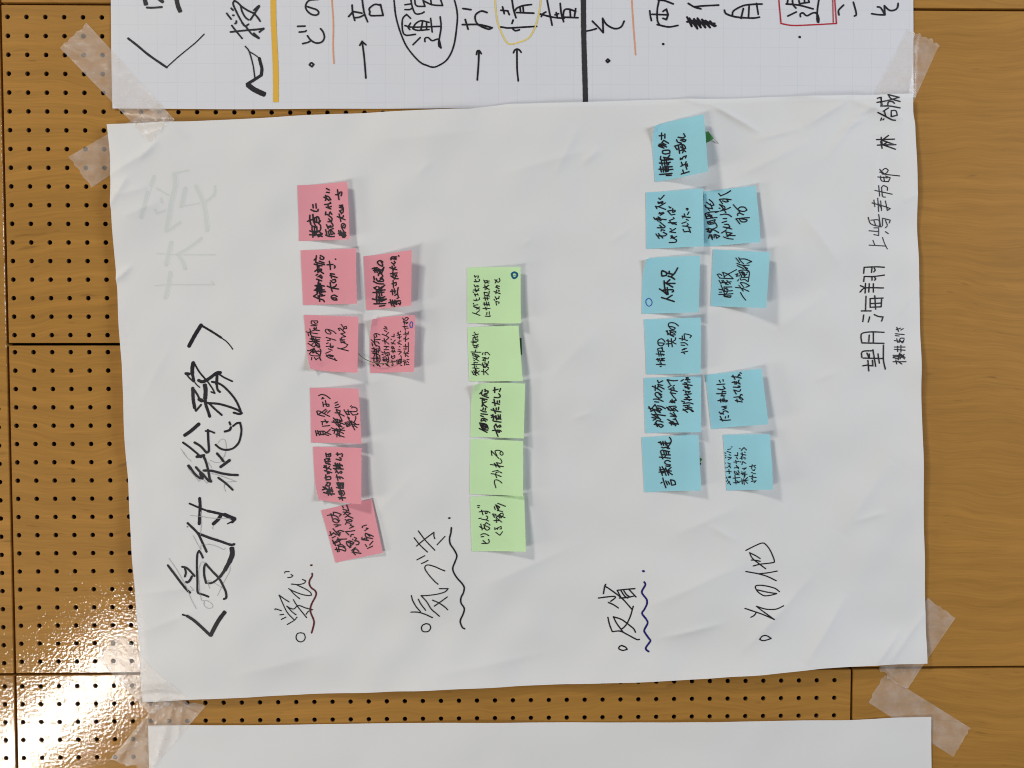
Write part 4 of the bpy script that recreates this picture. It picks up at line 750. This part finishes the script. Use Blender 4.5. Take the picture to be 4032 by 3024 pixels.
# ------------------------------------------------------------------ clear tape
def inside(poly, t, s):
    t = np.asarray(t); s = np.asarray(s); r = np.zeros(t.shape, bool); n = len(poly)
    for i in range(0, n):
        x0, y0 = poly[i]; x1, y1 = poly[(i+1) % n]
        if y0 == y1: continue
        c = ((y0 > s) != (y1 > s)) & (t < (x1-x0)*(s-y0)/(y1-y0)+x0)
        r ^= c
    return r
def Hover(t, s, skip=''):
    h = np.full(np.shape(t), 0.12)
    for key, poly, H in (('low', POLY_LOW, Hlow), ('top', POLY_TOP, Htop), ('main', POLY_MAIN, Hmain)):
        if key in skip: continue
        m = inside(poly, t, s); h = np.where(m, np.maximum(h, H(t, s)), h)
    return h
def tape(quadpx, label, torn=(0.0, 0.0), nu=90, nv=34, fold=None, extra=0.0, seed=0, skip=''):
    """quadpx: start-left, end-left, end-right, start-right (pixels); strip runs from start to end"""
    c = np.array([on(x, y, lambda a, b_: float(Hover(np.array(a), np.array(b_), skip))) for x, y in quadpx])
    r = np.random.default_rng(seed)
    u, v = np.meshgrid(np.linspace(0, 1, nu), np.linspace(0, 1, nv))
    j0 = np.interp(np.linspace(0, 1, nv), np.linspace(0, 1, 12), r.uniform(-1, 1, 12))*torn[0]; j1 = np.interp(np.linspace(0, 1, nv), np.linspace(0, 1, 12), r.uniform(-1, 1, 12))*torn[1]
    u = u + (1-u)*j0[:, None] + u*j1[:, None]
    t = (1-u)*(1-v)*c[0][0]+u*(1-v)*c[1][0]+u*v*c[2][0]+(1-u)*v*c[3][0]; s = (1-u)*(1-v)*c[0][1]+u*(1-v)*c[1][1]+u*v*c[2][1]+(1-u)*v*c[3][1]
    raw = Hover(t, s, skip)
    h = raw.copy()
    for _ in range(6):
        g = np.pad(h, 1, mode='edge'); h = np.maximum((g[:-2,1:-1]+g[2:,1:-1]+g[1:-1,:-2]+g[1:-1,2:]+g[1:-1,1:-1])/5, raw)
    h = h+0.30+extra+0.12*noise2(seed+40, 14)(t, s)*0.5
    if fold is not None:                        # wrinkles across the strip
        for (fu, fv, ang, amp, wid) in fold:
            d = (u-fu)*math.cos(ang)*3+(v-fv)*math.sin(ang); h = h+1.6*amp*np.exp(-np.abs(d/wid)**1.3)
    V = np.stack([-s*.001, -h*.001, Z0-t*.001], -1).reshape(-1, 3)
    F = [(j*nu+i, j*nu+i+1, (j+1)*nu+i+1, (j+1)*nu+i) for j in range(nv-1) for i in range(nu-1)]
    e = holder('tape_strip', label, 'tape', sum(q[0] for q in quadpx)/4, sum(q[1] for q in quadpx)/4, 'clear tape strips holding the paper')
    o = mk('tape_film', V, F, TAPE, None, True); child(o, e)
tape([(271,617),(633,405),(692,515),(362,738)], 'clear tape strip on the peg holes beside the main poster, lower of two crossed strips', (.01,.02), 80, 34, None, 0.0, 2, 'main')
tape([(344,93),(689,472),(592,563),(237,190)], 'long clear tape strip bridging the squared poster and the main poster diagonally', (.01,.015), 110, 34, [(.93,.3,.8,.7,.05),(.97,.7,.4,.9,.06),(.35,.5,1.2,.25,.08)], 0.35, 3)
tape([(3697,178),(3596,402),(3440,372),(3575,112)], 'clear tape strip joining squared and main poster edges on the plain board', (.03,.02), 80, 34, [(.02,.1,.4,2.0,.10),(.45,.45,1.4,.7,.07)], 0.2, 4, 'main')
tape([(475,2496),(735,2745),(590,2812),(384,2592)], 'clear tape strip with ragged edges in the bright glare at the poster corner', (.04,.02), 100, 34, [(.55,.8,.9,.8,.06),(.7,.5,.5,.9,.08),(.15,.9,.4,1.0,.06)], 0.0, 5)
tape([(810,2780),(590,3036),(432,2992),(640,2742)], 'crinkled clear tape strip over the corner of the blank sheet', (.03,.03), 100, 34, [(.05,.4,.2,1.2,.08),(.4,.95,1.5,1.4,.08),(.75,.1,1.3,1.2,.07),(.3,.2,1.2,.7,.05)], 0.35, 6)
tape([(3651,2355),(3762,2432),(3570,2713),(3455,2636)][1:]+[(3651,2355)], 'short clear tape strip across the bottom corner of the main poster, over the board seam', (.01,.03), 90, 34, [(.95,.8,.2,1.2,.10),(.8,.2,.9,.8,.08)], 0.3, 7, 'main')
tape([(3821,2866),(3482,2655),(3418,2765),(3751,2979)], 'clear tape strip from the plain board onto the blank sheet', (.01,.012), 100, 34, [(.05,.1,.5,.9,.06),(.6,.5,.0,.35,.05)], 0.0, 8, 'main low')

# ------------------------------------------------------------------ green film tabs and the thread
GF = plain('green_film', (0.10, 0.32, 0.09), 0.35, 0.5); GD = plain('dark_green_film', (0.012, 0.085, 0.018), 0.4, 0.5); GT = plain('olive_thread', (0.11, 0.15, 0.06), 0.6, 0.3)
def tab(name, label, pts, hs, mat, group='green film index tabs behind the notes'):
    bot = []; topv = []
    for (x, y), h in zip(pts, hs):
        t, s = on(x, y, lambda a, b_: Hmain(a, b_)+h); z_ = float(Hmain(t, s))+h
        topv.append(W(t, s, z_)); bot.append(W(t, s, z_-0.25))
    n = len(pts); V = topv+bot; F = [tuple(range(n)), tuple(range(2*n-1, n-1, -1))]+[(i, n+i, n+(i+1) % n, (i+1) % n) for i in range(n)]
    o = mk(name, V, F, mat); tag(o, label, 'index tab', group); return o
tab('index_tab', 'mid green pointed film tab sticking out behind the tilted top blue note', [(2768,520),(2789,517),(2799,530),(2811,545),(2795,556),(2781,563),(2768,566)], [1,2,3,3.5,3,1.5,.8], GF)
tab('index_tab', 'dark green narrow tab peeking out beside the nearly empty green note', [(2046,1331),(2053.5,1330),(2055.5,1397),(2050,1397)], [2.5,2.8,2.8,2.5], GD)
tab('index_tab', 'bright green tab tip beside the lowest note of the first blue row', [(2750,1799),(2755,1801),(2766,1808),(2757,1820),(2750,1821)], [2,2.2,3,2.2,2], GF)
tab('index_tab', 'tiny dark green tab tip below the bright green tip', [(2751,1820),(2757,1821),(2762,1826),(2757,1832),(2751,1833)], [1.6,1.8,2.2,1.8,1.6], GD)
def tube(name, pts, hs, rad, mat, label, cat):
    path = []
    n = len(pts); P_ = np.array(pts, float); seg = smooth_path(P_, np.linspace(0, n-1, n))
    for res in seg:
        for q, w in res:
            h = np.interp(w, range(n), hs); t, s = at(*q, h); path.append(np.array((t, s, h)))
    V = []; F = []
    for i, q in enumerate(path):
        d = path[min(i+1, len(path)-1)]-path[max(i-1, 0)]; d /= np.linalg.norm(d)+1e-9
        a = np.cross(d, (0, 0, 1.0)); a /= np.linalg.norm(a)+1e-9; b_ = np.cross(d, a)
        for k in range(6):
            an = k*math.pi/3; v_ = q+rad*(a*math.cos(an)+b_*math.sin(an)); V.append(W(*v_))
        if i:
            for k in range(6):
                F.append((6*(i-1)+k, 6*(i-1)+(k+1) % 6, 6*i+(k+1) % 6, 6*i+k))
    F += [tuple(range(5, -1, -1)), tuple(range(len(V)-6, len(V)))]
    o = mk(name, V, F, mat, None, True); tag(o, label, cat)
hz = lambda x, y, e: float(Hmain(*at(x, y, 5)))+e
PT = [(1404,1388),(1412,1394),(1436,1413),(1465,1426),(1493,1431),(1523,1430),(1556,1425)]
tube('green_thread', PT, [hz(*p, e) for p, e in zip(PT, (3.2, 4, 5, 5.5, 6.0, 6.8, 8.2))], 0.5, GT, 'thin olive thread curving from one pink note across the crowded one', 'thread')
PT = [(2809,543),(2818,553),(2829,566)]
tube('shading_line', PT, [hz(*p, e) for p, e in zip(PT, (3.5, 2, .6))], 0.35, plain('grey_shading_line', (.33, .34, .30), .4, .4), 'thin grey line of modelled shade running off the pointed green tab', 'modelled shade')  # shading line at the tab tip, built as a thin grey tube
